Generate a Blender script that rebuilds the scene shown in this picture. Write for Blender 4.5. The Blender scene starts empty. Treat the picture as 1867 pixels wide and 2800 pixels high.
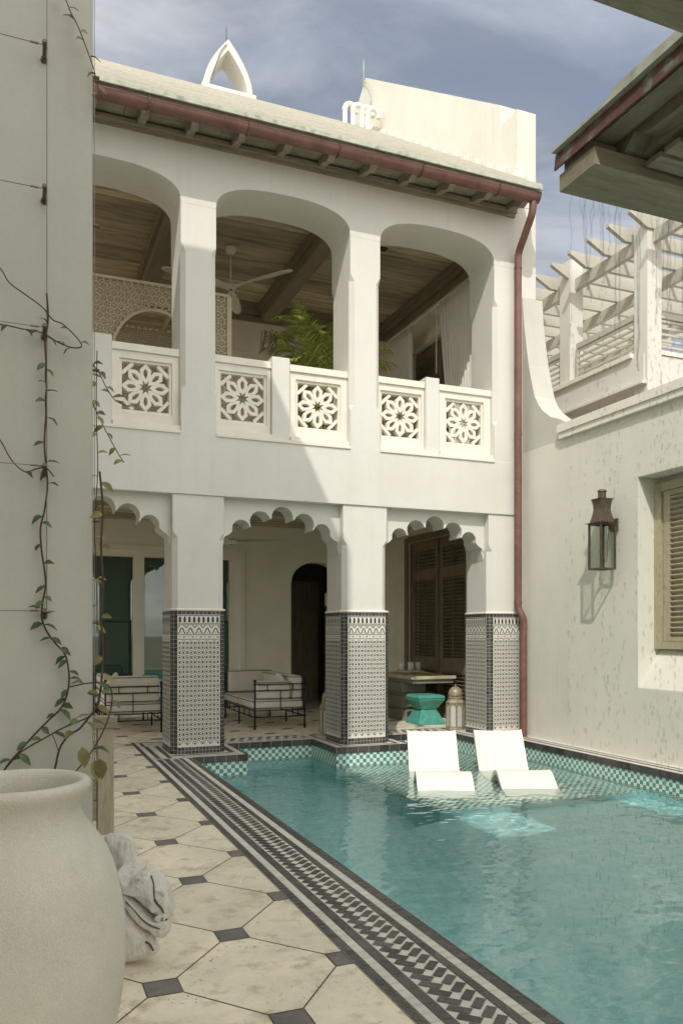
import bpy, bmesh, math, random
from mathutils import Vector, Matrix
from mathutils.geometry import tessellate_polygon
R = math.radians
random.seed(7)
sc = bpy.context.scene
col = sc.collection

# ------------------------------------------------------------------ materials
def mat(name, base, rough=.6, metal=0, var=.06, vscale=3.0, fine=0, fscale=60, bump=0, bscale=40, stretch=(1,1,1),
        dark=None, dark_amt=0, dscale=4, island=0, spec=.35, bevel=0, pits=0, streak=0):
    m = bpy.data.materials.new(name); m.use_nodes = True
    nt = m.node_tree; N = nt.nodes; L = nt.links
    b = N['Principled BSDF']
    b.inputs['Roughness'].default_value = rough; b.inputs['Metallic'].default_value = metal
    b.inputs['Specular IOR Level'].default_value = spec
    tc = N.new('ShaderNodeTexCoord'); mp = N.new('ShaderNodeMapping')
    mp.inputs['Scale'].default_value = stretch
    L.new(tc.outputs['Object'], mp.inputs['Vector'])
    def noise(scale, det=4, rg=.6):
        n = N.new('ShaderNodeTexNoise'); n.inputs['Scale'].default_value = scale
        n.inputs['Detail'].default_value = det; n.inputs['Roughness'].default_value = rg
        L.new(mp.outputs['Vector'], n.inputs['Vector']); return n.outputs['Fac']
    def mrange(v, a, c, lo=0., hi=1.):
        r = N.new('ShaderNodeMapRange'); r.inputs[1].default_value = lo; r.inputs[2].default_value = hi
        r.inputs[3].default_value = a; r.inputs[4].default_value = c; L.new(v, r.inputs[0]); return r.outputs[0]
    cur = None
    hsv = N.new('ShaderNodeHueSaturation'); hsv.inputs['Color'].default_value = (*base, 1)
    val = mrange(noise(vscale), 1 - var, 1 + var, .3, .7)
    if fine:
        mu = N.new('ShaderNodeMath'); mu.operation = 'MULTIPLY'
        L.new(val, mu.inputs[0]); L.new(mrange(noise(fscale, 3, .7), 1 - fine, 1 + fine, .25, .75), mu.inputs[1]); val = mu.outputs[0]
    if island:
        g = N.new('ShaderNodeNewGeometry'); mu = N.new('ShaderNodeMath'); mu.operation = 'MULTIPLY'
        L.new(val, mu.inputs[0]); L.new(mrange(g.outputs['Random Per Island'], 1 - island, 1 + island), mu.inputs[1]); val = mu.outputs[0]
    L.new(val, hsv.inputs['Value']); cur = hsv.outputs['Color']
    if dark:
        mx = N.new('ShaderNodeMix'); mx.data_type = 'RGBA'
        L.new(mrange(noise(dscale, 6, .65), 0, dark_amt, .52, .68), mx.inputs[0]); L.new(cur, mx.inputs[6])
        mx.inputs[7].default_value = (*dark, 1); cur = mx.outputs[2]
    if streak:
        sm_ = N.new('ShaderNodeMapping'); sm_.inputs['Scale'].default_value = (5.5, 5.5, .30)
        L.new(tc.outputs['Object'], sm_.inputs['Vector'])
        sn = N.new('ShaderNodeTexNoise'); sn.inputs['Scale'].default_value = 1.6; sn.inputs['Detail'].default_value = 5; sn.inputs['Roughness'].default_value = .6; L.new(sm_.outputs[0], sn.inputs['Vector'])
        mk = N.new('ShaderNodeMath'); mk.operation = 'MULTIPLY'
        L.new(mrange(sn.outputs['Fac'], 0, streak, .5, .72), mk.inputs[0]); L.new(mrange(noise(.9, 3), .2, 1, .4, .62), mk.inputs[1])
        mx = N.new('ShaderNodeMix'); mx.data_type = 'RGBA'; L.new(mk.outputs[0], mx.inputs[0]); L.new(cur, mx.inputs[6]); mx.inputs[7].default_value = (.42,.40,.33,1); cur = mx.outputs[2]
    if pits:
        pm_ = N.new('ShaderNodeMapping'); pm_.inputs['Scale'].default_value = (1.6, 1, 1); pm_.inputs['Rotation'].default_value = (0, 0, .5)
        L.new(tc.outputs['Object'], pm_.inputs['Vector'])
        pn = N.new('ShaderNodeTexNoise'); pn.inputs['Scale'].default_value = 34; pn.inputs['Detail'].default_value = 2; L.new(pm_.outputs[0], pn.inputs['Vector'])
        mk = N.new('ShaderNodeMath'); mk.operation = 'MULTIPLY'
        L.new(mrange(pn.outputs['Fac'], 0, 1, .635, .69), mk.inputs[0]); L.new(mrange(noise(3.3, 2), 0, .8, .5, .62), mk.inputs[1])
        mx = N.new('ShaderNodeMix'); mx.data_type = 'RGBA'; L.new(mk.outputs[0], mx.inputs[0]); L.new(cur, mx.inputs[6]); mx.inputs[7].default_value = (.17,.13,.08,1); cur = mx.outputs[2]
    L.new(cur, b.inputs['Base Color'])
    nrm = None
    if bevel:
        bv = N.new('ShaderNodeBevel'); bv.samples = 3; bv.inputs['Radius'].default_value = bevel; nrm = bv.outputs['Normal']
    if bump:
        bp = N.new('ShaderNodeBump'); bp.inputs['Strength'].default_value = bump; bp.inputs['Distance'].default_value = .01
        L.new(noise(bscale, 5, .6), bp.inputs['Height'])
        if nrm: L.new(nrm, bp.inputs['Normal'])
        nrm = bp.outputs['Normal']
    if nrm: L.new(nrm, b.inputs['Normal'])
    return m

M = {}
M['plaster'] = mat('white_plaster', (.70,.684,.630), .8, var=.035, vscale=1.1, fine=.015, fscale=25, bump=.2, bscale=12, dark=(.63,.605,.535), dark_amt=.55, dscale=.7, spec=.2, bevel=.014, streak=.14)
M['plaster_wall'] = mat('courtyard_plaster', (.715,.70,.62), .8, var=.05, vscale=1.1, fine=.015, fscale=25, bump=.2, bscale=12, dark=(.62,.60,.51), dark_amt=.4, dscale=.7, spec=.2, bevel=.014, streak=.16)
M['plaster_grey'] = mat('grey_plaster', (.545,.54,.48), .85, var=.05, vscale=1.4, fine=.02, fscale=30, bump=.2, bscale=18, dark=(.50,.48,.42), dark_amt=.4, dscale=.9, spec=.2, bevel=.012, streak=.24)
M['cast'] = mat('cast_stone', (.78,.745,.655), .75, var=.05, vscale=5, bump=.1, bscale=50, spec=.2, bevel=.006)
M['cream'] = mat('cream_inner_plaster', (.86,.825,.70), .8, var=.04, vscale=1.2, bump=.1, bscale=15, dark=(.6,.56,.45), dark_amt=.3, dscale=.8)
M['roof'] = mat('limewashed_roof', (.46,.44,.365), .85, var=.10, vscale=3, fine=.10, fscale=30, bump=.6, bscale=30, dark=(.45,.42,.33), dark_amt=.5, dscale=2.5, stretch=(.5,3,3))
M['copper'] = mat('aged_copper', (.195,.10,.082), .5, metal=.1, var=.25, vscale=4, fine=.12, fscale=30, dark=(.12,.06,.06), dark_amt=.6, dscale=5)
M['verdigris'] = mat('verdigris_copper', (.13,.062,.05), .5, metal=.2, var=.2, vscale=6, dark=(.24,.36,.31), dark_amt=.9, dscale=7)
M['drip'] = mat('green_stone_edge', (.46,.48,.40), .8, var=.15, vscale=8, dark=(.22,.25,.2), dark_amt=.8, dscale=9)
M['wood'] = mat('weathered_wood', (.30,.265,.195), .75, var=.22, vscale=2.5, fine=.12, fscale=16, bump=.3, bscale=22, stretch=(1,7,7), dark=(.14,.115,.08), dark_amt=.7, dscale=1.7, island=.14)
M['wood_y'] = mat('weathered_wood_along', (.28,.25,.19), .75, var=.2, vscale=2.5, fine=.12, fscale=16, bump=.3, bscale=22, stretch=(7,1,7), dark=(.15,.125,.09), dark_amt=.6, dscale=1.7, island=.1)
M['wood_z'] = mat('weathered_post_wood', (.40,.36,.27), .75, var=.15, vscale=2.5, fine=.1, fscale=16, bump=.3, bscale=22, stretch=(7,7,1), dark=(.25,.215,.15), dark_amt=.6, dscale=1.7, island=.1)
M['timber'] = mat('grey_green_timber', (.30,.265,.195), .75, var=.2, vscale=2, fine=.12, fscale=18, bump=.4, bscale=22, stretch=(1,8,8), dark=(.17,.155,.11), dark_amt=.7, dscale=1.5, island=.1)
M['timber_y'] = mat('grey_timber_along', (.27,.24,.175), .75, var=.2, vscale=2, fine=.12, fscale=18, bump=.4, bscale=22, stretch=(8,1,8), dark=(.16,.14,.10), dark_amt=.7, dscale=1.5, island=.1)
M['ceil'] = mat('ceiling_planks', (.52,.455,.335), .8, var=.3, vscale=1.8, fine=.15, fscale=12, bump=.3, bscale=18, stretch=(.7,6,6), dark=(.13,.105,.07), dark_amt=.75, dscale=1.4, island=.32)
M['beam'] = mat('ceiling_beam', (.29,.25,.18), .8, var=.2, vscale=2, fine=.1, fscale=14, stretch=(7,.8,7), dark=(.1,.085,.06), dark_amt=.5, dscale=2)
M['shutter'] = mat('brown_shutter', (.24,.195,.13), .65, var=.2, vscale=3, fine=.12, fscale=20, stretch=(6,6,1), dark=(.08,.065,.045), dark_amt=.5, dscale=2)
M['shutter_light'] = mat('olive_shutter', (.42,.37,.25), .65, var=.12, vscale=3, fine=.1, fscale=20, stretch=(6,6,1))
M['dark_stone'] = mat('dark_mosaic', (.085,.08,.075), .42, var=.25, vscale=9, fine=.25, fscale=120, island=.3, dark=(.25,.24,.22), dark_amt=.35, dscale=40)
M['white_stone'] = mat('white_mosaic', (.66,.64,.58), .5, var=.08, vscale=8, fine=.04, fscale=60, island=.07)
M['grout'] = mat('mosaic_grout', (.58,.55,.48), .85, var=.08)
M['trav'] = mat('travertine', (.775,.71,.565), .5, var=.12, vscale=2.6, fine=.07, fscale=18, bump=.2, bscale=30, dark=(.46,.39,.26), dark_amt=.8, dscale=6, island=.09, pits=1)
M['inset'] = mat('slate_inset', (.17,.16,.155), .5, var=.2, vscale=9, fine=.2, fscale=50, island=.15)
M['tgrout'] = mat('paver_joint', (.25,.20,.15), .9)
M['tile_white'] = mat('dado_white_tile', (.74,.72,.65), .35, var=.04, vscale=6, spec=.4)
M['tile_dark'] = mat('dado_dark_tile', (.05,.035,.032), .35, var=.2, vscale=20, spec=.4)
M['tile_black'] = mat('dado_black_tile', (.07,.068,.065), .35, var=.2, vscale=20, island=.5, spec=.45)
M['nosing'] = mat('black_coping_tile', (.065,.063,.06), .35, var=.2, vscale=20, island=.4, spec=.45)
M['iron'] = mat('black_iron', (.025,.025,.025), .45, metal=.3)
M['cushion'] = mat('linen_cushion', (.70,.66,.58), .9, var=.05, vscale=4, bump=.2, bscale=25)
M['piping'] = mat('black_piping', (.03,.03,.03), .8)
M['white'] = mat('white_paint', (.78,.77,.72), .5, var=.03)
M['pvc'] = mat('pvc_white', (.84,.81,.71), .4, var=.02)
M['lounge'] = mat('white_resin', (.80,.775,.69), .4, var=.02, vscale=3)
M['teal'] = mat('teal_glaze', (.09,.36,.29), .32, var=.25, vscale=7, fine=.15, fscale=25, dark=(.05,.22,.19), dark_amt=.7, dscale=8, spec=.5)
M['slab'] = mat('grey_stone_slabs', (.24,.225,.185), .8, var=.15, vscale=5, bump=.3, bscale=20)
M['table'] = mat('table_stone', (.55,.48,.34), .6, var=.15, vscale=5, dark=(.4,.33,.22), dark_amt=.5)
M['curtain'] = mat('curtain_linen', (.78,.755,.69), .9, var=.05, vscale=5)
M['leaf'] = mat('vine_leaf', (.075,.115,.04), .45, var=.3, vscale=15, island=.4)
M['leaf_brown'] = mat('brown_leaf', (.26,.15,.06), .55, var=.3, vscale=15, island=.35)
M['leaf_olive'] = mat('olive_leaf', (.20,.18,.055), .5, var=.3, vscale=15, island=.35)
M['stem'] = mat('vine_stem', (.085,.05,.035), .7, var=.3, vscale=20)
M['palm'] = mat('palm_frond', (.34,.39,.085), .5, var=.3, vscale=4, island=.45)
M['palm_dry'] = mat('dry_frond', (.13,.09,.06), .8, var=.3, vscale=6)
M['pot'] = mat('sandy_urn', (.68,.65,.56), .9, var=.06, vscale=4, fine=.14, fscale=190, bump=.5, bscale=160, dark=(.5,.47,.39), dark_amt=.4, dscale=2.5)
M['soil'] = mat('dark_soil', (.06,.045,.035), .95, var=.3, vscale=30)
M['carving'] = mat('bleached_wood', (.70,.68,.63), .85, var=.15, vscale=5, fine=.15, fscale=40, bump=.9, bscale=24, stretch=(3,3,1), dark=(.34,.32,.28), dark_amt=.7, dscale=5)
M['carve_dark'] = mat('painted_crack_shade', (.12,.11,.10), .9)
M['bronze'] = mat('lantern_bronze', (.13,.105,.08), .42, metal=.6, var=.25, vscale=8, dark=(.20,.07,.05), dark_amt=.6, dscale=9)
M['lantern'] = mat('aged_brass_fretwork', (.36,.31,.21), .55, metal=.2, var=.25, vscale=15, dark=(.2,.16,.1), dark_amt=.6, dscale=20)
M['frost'] = mat('frosted_glass', (.55,.57,.53), .35, var=.04)
M['jali'] = mat('cream_lattice', (.62,.55,.41), .8, var=.08, vscale=4)
M['steel'] = mat('steel_cable', (.26,.22,.19), .45, metal=.5)
M['pergola'] = mat('painted_pergola', (.50,.485,.41), .7, var=.08, vscale=3)
M['olive_roof'] = mat('far_shingle_roof', (.2,.19,.15), .85, var=.2, vscale=2)
M['dark_room'] = mat('dark_room', (.045,.042,.035), .9)
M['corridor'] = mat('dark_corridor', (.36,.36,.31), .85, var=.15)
M['basin'] = None
M['red'] = mat('red_paint', (.35,.05,.05), .6)
M['blue'] = mat('blue_print', (.08,.12,.4), .7)

def shader(name):
    m = bpy.data.materials.new(name); m.use_nodes = True
    nt = m.node_tree
    for n in list(nt.nodes): nt.nodes.remove(n)
    return m, nt.nodes, nt.links

def checker_mat(name, size, c1a, c1b, c2, off):
    m = bpy.data.materials.new(name); m.use_nodes = True
    N = m.node_tree.nodes; L = m.node_tree.links; b = N['Principled BSDF']; b.inputs['Roughness'].default_value = .3
    tc = N.new('ShaderNodeTexCoord')
    ad = N.new('ShaderNodeVectorMath'); ad.operation = 'ADD'; ad.inputs[1].default_value = off
    L.new(tc.outputs['Object'], ad.inputs[0])
    sl = N.new('ShaderNodeVectorMath'); sl.operation = 'SCALE'; sl.inputs['Scale'].default_value = 1 / size
    L.new(ad.outputs[0], sl.inputs[0])
    ck = N.new('ShaderNodeTexChecker'); ck.inputs['Scale'].default_value = 1.0
    L.new(sl.outputs[0], ck.inputs['Vector'])
    fl = N.new('ShaderNodeVectorMath'); fl.operation = 'FLOOR'; L.new(sl.outputs[0], fl.inputs[0])
    wn = N.new('ShaderNodeTexWhiteNoise'); L.new(fl.outputs[0], wn.inputs['Vector'])
    mx = N.new('ShaderNodeMix'); mx.data_type = 'RGBA'
    mx.inputs[6].default_value = (*c1a, 1); mx.inputs[7].default_value = (*c1b, 1); L.new(wn.outputs['Value'], mx.inputs[0])
    m2 = N.new('ShaderNodeMix'); m2.data_type = 'RGBA'; L.new(ck.outputs['Fac'], m2.inputs[0])
    L.new(mx.outputs[2], m2.inputs[6]); m2.inputs[7].default_value = (*c2, 1)
    L.new(m2.outputs[2], b.inputs['Base Color'])
    return m
M['checker'] = checker_mat('teal_checker_tile', .05, (.045,.29,.265), (.09,.40,.365), (.82,.80,.72), (.013,.017,.011))

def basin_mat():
    m = bpy.data.materials.new('pool_pebble_ripple_flecks'); m.use_nodes = True
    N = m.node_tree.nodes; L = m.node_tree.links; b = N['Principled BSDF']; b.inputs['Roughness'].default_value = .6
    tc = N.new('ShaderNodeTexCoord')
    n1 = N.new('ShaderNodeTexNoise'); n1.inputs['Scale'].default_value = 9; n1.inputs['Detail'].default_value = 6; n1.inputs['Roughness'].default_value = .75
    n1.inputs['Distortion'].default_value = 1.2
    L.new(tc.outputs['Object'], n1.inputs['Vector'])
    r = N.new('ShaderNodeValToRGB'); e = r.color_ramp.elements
    e[0].position = .35; e[0].color = (.33,.68,.70,1); e[1].position = .64; e[1].color = (.66,.90,.88,1)  # teal pebble floor; the mottling paints in light flecks refracted by ripples
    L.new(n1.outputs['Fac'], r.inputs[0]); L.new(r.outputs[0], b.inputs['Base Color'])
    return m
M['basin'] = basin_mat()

def water_mat():
    m, N, L = shader('pool_water')
    out = N.new('ShaderNodeOutputMaterial')
    gl = N.new('ShaderNodeBsdfGlass'); gl.inputs['Color'].default_value = (.90,.97,.965,1); gl.inputs['Roughness'].default_value = 0; gl.inputs['IOR'].default_value = 1.33
    L.new(gl.outputs[0], out.inputs['Surface'])
    return m
M['water'] = water_mat()

def glass_mat(name, tint, ior=1.5, edge=1.0):
    m, N, L = shader(name)
    out = N.new('ShaderNodeOutputMaterial'); mix = N.new('ShaderNodeMixShader')
    tr = N.new('ShaderNodeBsdfTransparent'); tr.inputs['Color'].default_value = (*tint, 1)
    gl = N.new('ShaderNodeBsdfGlossy'); gl.inputs['Roughness'].default_value = .01
    lw = N.new('ShaderNodeLayerWeight'); lw.inputs['Blend'].default_value = .5
    pw = N.new('ShaderNodeMath'); pw.operation = 'POWER'; pw.inputs[1].default_value = 5; L.new(lw.outputs['Facing'], pw.inputs[0])
    f0 = ((ior-1)/(ior+1))**2
    ma = N.new('ShaderNodeMath'); ma.operation = 'MULTIPLY_ADD'; ma.inputs[1].default_value = (1-f0)*edge; ma.inputs[2].default_value = f0; L.new(pw.outputs[0], ma.inputs[0])
    L.new(ma.outputs[0], mix.inputs[0]); L.new(tr.outputs[0], mix.inputs[1]); L.new(gl.outputs[0], mix.inputs[2])
    L.new(mix.outputs[0], out.inputs['Surface']); return m
M['glass'] = glass_mat('clear_glass', (.93,.95,.93), 1.35)
M['green_glass'] = glass_mat('green_tinted_glass', (.34,.54,.49), 2.2)
M['drop'] = glass_mat('falling_water', (.945,.95,.945), 1.5, .25)

# ------------------------------------------------------------------ mesh helpers
class MB:
    def __init__(s): s.v = []; s.f = []; s.m = []
    def face(s, pts, mi=0):
        i = len(s.v); s.v += [tuple(p) for p in pts]; s.f.append(list(range(i, i + len(pts)))); s.m.append(mi)
    def raw(s, vs, fs, mi=0):
        i = len(s.v); s.v += [tuple(p) for p in vs]
        for f in fs: s.f.append([k + i for k in f]); s.m.append(mi)
    def box(s, x0, y0, z0, x1, y1, z1, mi=0):
        vs = [(x, y, z) for z in (z0, z1) for y in (y0, y1) for x in (x0, x1)]
        s.raw(vs, [(0,2,3,1),(4,5,7,6),(0,1,5,4),(2,6,7,3),(0,4,6,2),(1,3,7,5)], mi)
    def bar(s, a, b, w, d, up=(0,0,1), mi=0):
        a = Vector(a); b = Vector(b); z = (b - a).normalized(); u = Vector(up)
        if abs(z.dot(u)) > .97: u = Vector((1,0,0))
        x = z.cross(u).normalized(); y = x.cross(z).normalized()
        vs = [p + x * sx * w / 2 + y * sy * d / 2 for p in (a, b) for sx, sy in ((-1,-1),(1,-1),(1,1),(-1,1))]
        s.raw(vs, [(3,2,1,0),(4,5,6,7),(0,1,5,4),(1,2,6,5),(2,3,7,6),(3,0,4,7)], mi)
    def tube(s, pts, r, n=8, mi=0, cap=True):
        pts = [Vector(p) for p in pts]; rs = r if isinstance(r, (list, tuple)) else [r] * len(pts)
        vs = []; fs = []; px = None
        for i, p in enumerate(pts):
            t = (pts[min(i + 1, len(pts) - 1)] - pts[max(i - 1, 0)])
            if t.length < 1e-9: t = Vector((0,0,1))
            t.normalize()
            if px is None:
                u = Vector((0,0,1)) if abs(t.z) < .9 else Vector((1,0,0)); px = t.cross(u).normalized()
            else:
                px = (px - t * px.dot(t)).normalized()
            py = t.cross(px)
            for k in range(n):
                a = 2 * math.pi * k / n; vs.append(p + (px * math.cos(a) + py * math.sin(a)) * rs[i])
        for i in range(len(pts) - 1):
            for k in range(n):
                fs.append((i*n+k, i*n+(k+1)%n, (i+1)*n+(k+1)%n, (i+1)*n+k))
        if cap: fs.append(tuple(range(n - 1, -1, -1))); fs.append(tuple(range((len(pts)-1)*n, len(pts)*n)))
        s.raw(vs, fs, mi)
    def lathe(s, prof, c=(0,0,0), n=24, mi=0, rot=0, close=True):
        vs = []; fs = []
        for r, z in prof:
            for k in range(n):
                a = rot + 2 * math.pi * k / n; vs.append((c[0] + r * math.cos(a), c[1] + r * math.sin(a), c[2] + z))
        for i in range(len(prof) - 1):
            for k in range(n): fs.append((i*n+k, i*n+(k+1)%n, (i+1)*n+(k+1)%n, (i+1)*n+k))
        if close: fs.append(tuple(range(n - 1, -1, -1))); fs.append(tuple(range((len(prof)-1)*n, len(prof)*n)))
        s.raw(vs, fs, mi)
    def ball(s, c, r, n=10, m=6, mi=0):
        rr = r if isinstance(r, (list, tuple)) else (r, r, r)
        vs = []; fs = []
        for i in range(m + 1):
            t = math.pi * i / m
            for k in range(n):
                a = 2 * math.pi * k / n
                vs.append((c[0] + rr[0]*math.sin(t)*math.cos(a), c[1] + rr[1]*math.sin(t)*math.sin(a), c[2] + rr[2]*math.cos(t)))
        for i in range(m):
            for k in range(n): fs.append((i*n+k, (i+1)*n+k, (i+1)*n+(k+1)%n, i*n+(k+1)%n))
        s.raw(vs, fs, mi)
    def prism(s, loops, to3, d0, d1, mi=0, caps=(1, 1)):
        """loops: outer + holes in 2D; to3(u, v, d) -> 3D"""
        if not isinstance(loops[0][0], (list, tuple)): loops = [loops]
        flat = [p for l in loops for p in l]
        tris = tessellate_polygon([[Vector((p[0], p[1], 0)) for p in l] for l in loops])
        n = len(flat)
        vs = [to3(p[0], p[1], d0) for p in flat] + [to3(p[0], p[1], d1) for p in flat]
        fs = []
        if caps[0]: fs += [tuple(t) for t in tris]
        if caps[1]: fs += [tuple(k + n for k in reversed(t)) for t in tris]
        o = 0
        for l in loops:
            k = len(l)
            for i in range(k):
                j = (i + 1) % k; fs.append((o + i, o + j, n + o + j, n + o + i))
            o += k
        s.raw(vs, fs, mi)
    def loft(s, rings, mi=0, cap=True):
        n = len(rings[0]); vs = [p for r in rings for p in r]; fs = []
        for i in range(len(rings) - 1):
            for k in range(n): fs.append((i*n+k, i*n+(k+1)%n, (i+1)*n+(k+1)%n, (i+1)*n+k))
        if cap: fs.append(tuple(range(n - 1, -1, -1))); fs.append(tuple(range((len(rings)-1)*n, len(rings)*n)))
        s.raw(vs, fs, mi)
    def build(s, name, mats, parent=None, smooth=False, recalc=True, weld=False):
        me = bpy.data.meshes.new(name)
        off = Vector((0,0,0)); p = parent
        while p is not None: off += p.location; p = p.parent
        me.from_pydata([(x - off.x, y - off.y, z - off.z) for x, y, z in s.v], [], s.f)
        for m in (mats if isinstance(mats, (list, tuple)) else [mats]): me.materials.append(m)
        for p, mi in zip(me.polygons, s.m): p.material_index = mi; p.use_smooth = smooth
        if recalc or weld:
            bm = bmesh.new(); bm.from_mesh(me)
            if weld: bmesh.ops.remove_doubles(bm, verts=bm.verts, dist=1e-5)
            bmesh.ops.recalc_face_normals(bm, faces=bm.faces); bm.to_mesh(me); bm.free()
        me.update()
        o = bpy.data.objects.new(name, me); col.objects.link(o)
        if parent is not None: o.parent = parent
        return o
def tag(o, label, cat, group=None):
    o['label'] = label; o['category'] = cat
    if group: o['group'] = group
    return o
def thing(name, label, cat, loc=(0,0,0), group=None):
    o = bpy.data.objects.new(name, None); col.objects.link(o); o.location = loc; o.empty_display_size = .1
    return tag(o, label, cat, group)
def copy_tree(o, parent=None):
    c = o.copy(); col.objects.link(c)
    if parent is not None: c.parent = parent
    for ch in list(o.children): copy_tree(ch, c)
    return c
def struct(o): o['kind'] = 'structure'; return o
XZ = lambda u, v, d: (u, d, v)
YZ = lambda u, v, d: (d, u, v)
XY = lambda u, v, d: (u, v, d)
def smooth_by_angle(o, ang=40):
    for p in o.data.polygons: p.use_smooth = True
    o.data.set_sharp_from_angle(angle=R(ang))
    return o
def bevel(o, w=.01, seg=2, ang=40):
    b = o.modifiers.new('bevel', 'BEVEL'); b.width = w; b.segments = seg; b.limit_method = 'ANGLE'; b.angle_limit = R(ang)
    return o
def subsurf(o, l=2):
    s = o.modifiers.new('subdivision', 'SUBSURF'); s.levels = l; s.render_levels = l
    for p in o.data.polygons: p.use_smooth = True
    return o
def clip(poly, x0, y0, x1, y1):
    def half(P, f, cut):
        out = []
        for i in range(len(P)):
            a, b = P[i], P[(i + 1) % len(P)]; fa, fb = f(a), f(b)
            if fa >= 0: out.append(a)
            if fa * fb < 0:
                t = fa / (fa - fb); out.append((a[0] + (b[0]-a[0])*t, a[1] + (b[1]-a[1])*t))
        return out
    for f in (lambda p: p[0]-x0, lambda p: x1-p[0], lambda p: p[1]-y0, lambda p: y1-p[1]):
        if len(poly) < 3: return []
        poly = half(poly, f, 0)
    return poly if len(poly) > 2 else []
def spline(pts, sub=4):
    P = [Vector(p) for p in pts]; out = []
    for i in range(len(P) - 1):
        p0 = P[max(i-1, 0)]; p1 = P[i]; p2 = P[i+1]; p3 = P[min(i+2, len(P)-1)]
        for k in range(sub):
            t = k / sub
            out.append(.5*((2*p1) + (p2-p0)*t + (2*p0-5*p1+4*p2-p3)*t*t + (3*p1-p0-3*p2+p3)*t**3))
    out.append(P[-1]); return out

# ------------------------------------------------------------------ ground, patio, pool
b = MB()
for x0, y0, x1, y1 in ((-300,-300,300,-6), (-300,20,300,300), (-300,-6,-8,20), (22,-6,300,20)):
    b.face([(x0,y0,-.05), (x1,y0,-.05), (x1,y1,-.05), (x0,y1,-.05)])
for x0, y0, x1, y1 in ((-8,-6,-2.5,20), (7.06,-6,22,20), (-2.5,15.6,7.06,20), (-2.5,-6,7.06,-3.2)):
    b.face([(x0,y0,-.06), (x1,y0,-.06), (x1,y1,-.06), (x0,y1,-.06)])
struct(b.build('ground', M['tgrout']))

b = MB()
b.face([(-2.5,-3.2,-.005), (1.47,-3.2,-.005), (1.47,15.6,-.005), (-2.5,15.6,-.005)], 2)
b.face([(1.47,11.49,-.005), (7.3,11.49,-.005), (7.3,15.6,-.005), (1.47,15.6,-.005)], 2)
g = .0025
cx0, cy0, hx, hy, d = 1.015, 4.02, .43, .4875, .074
for m in range(-9, 17):
    for n in range(-16, 25):
        cx, cy = cx0 + hx*m, cy0 + hy*n
        if (m + n) % 2 == 0:
            poly = [(cx-d+g,cy-d+g), (cx+d-g,cy-d+g), (cx+d-g,cy+d-g), (cx-d+g,cy+d-g)]; mi = 1
        else:
            e = g * 1.4
            poly = [(cx+hx-d-e,cy-d), (cx+hx-d-e,cy+d), (cx+d,cy+hy-d-e), (cx-d,cy+hy-d-e),
                    (cx-hx+d+e,cy+d), (cx-hx+d+e,cy-d), (cx-d,cy-hy+d+e), (cx+d,cy-hy+d+e)]
            poly = [(cx + (x-cx)*.9945, cy + (y-cy)*.9945) for x, y in poly]; mi = 0
        for rx in ((-2.5,-3.2,1.458,15.6), (1.458001,11.5,7.1,15.6)):
            q = clip(poly, *rx)
            if q: b.face([(x, y, 0) for x, y in q], mi)
struct(b.build('patio_floor', [M['trav'], M['inset'], M['tgrout']]))

# mosaic border of the pool
b = MB()
DS, WS, GR = 0, 1, 2
def strip(x0, y0, x1, y1, step, mi, z=.006, along='y', gap=.004):
    a0, a1 = (y0, y1) if along == 'y' else (x0, x1)
    n = max(1, round((a1 - a0) / step)); s = (a1 - a0) / n
    for i in range(n):
        p, q = a0 + i*s + gap/2, a0 + (i+1)*s - gap/2
        r = (x0, p, x1, q) if along == 'y' else (p, y0, q, y1)
        b.face([(r[0],r[1],z), (r[2],r[1],z), (r[2],r[3],z), (r[0],r[3],z)], mi)
def base(x0, y0, x1, y1): b.face([(x0,y0,.002), (x1,y0,.002), (x1,y1,.002), (x0,y1,.002)], GR)
ya, yb = -3.2, 9.86
base(1.46, ya, 2.0, yb)
for x0, x1, st, mi in ((1.463,1.507,.058,DS), (1.511,1.559,.075,WS), (1.563,1.617,.15,DS), (1.833,1.874,.15,DS), (1.878,1.929,.075,WS), (1.933,1.984,.062,DS), (1.988,2.0,.3,DS)):
    strip(x0, ya, x1, yb, st, mi)
b.face([(1.62,ya,.0045), (1.83,ya,.0045), (1.83,yb,.0045), (1.62,yb,.0045)], WS)
s2 = math.sqrt(.5)
def brick(cx, cy, L, W, a, zone):
    ca, sa = math.cos(a), math.sin(a)
    q = clip([(cx+ca*u-sa*v, cy+sa*u+ca*v) for u, v in ((-L/2,-W/2), (L/2,-W/2), (L/2,W/2), (-L/2,W/2))], *zone)
    if q: b.face([(x, y, .0075) for x, y in q], DS)
i = 0; y = yb - .03
while y > -1.0:
    zone = (1.622, ya, 1.828, yb)
    brick(1.675, y, .100, .050, -math.pi/4, zone); brick(1.777, y - .084 + .02, .100, .044, math.pi/4, zone); y -= .082
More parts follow.
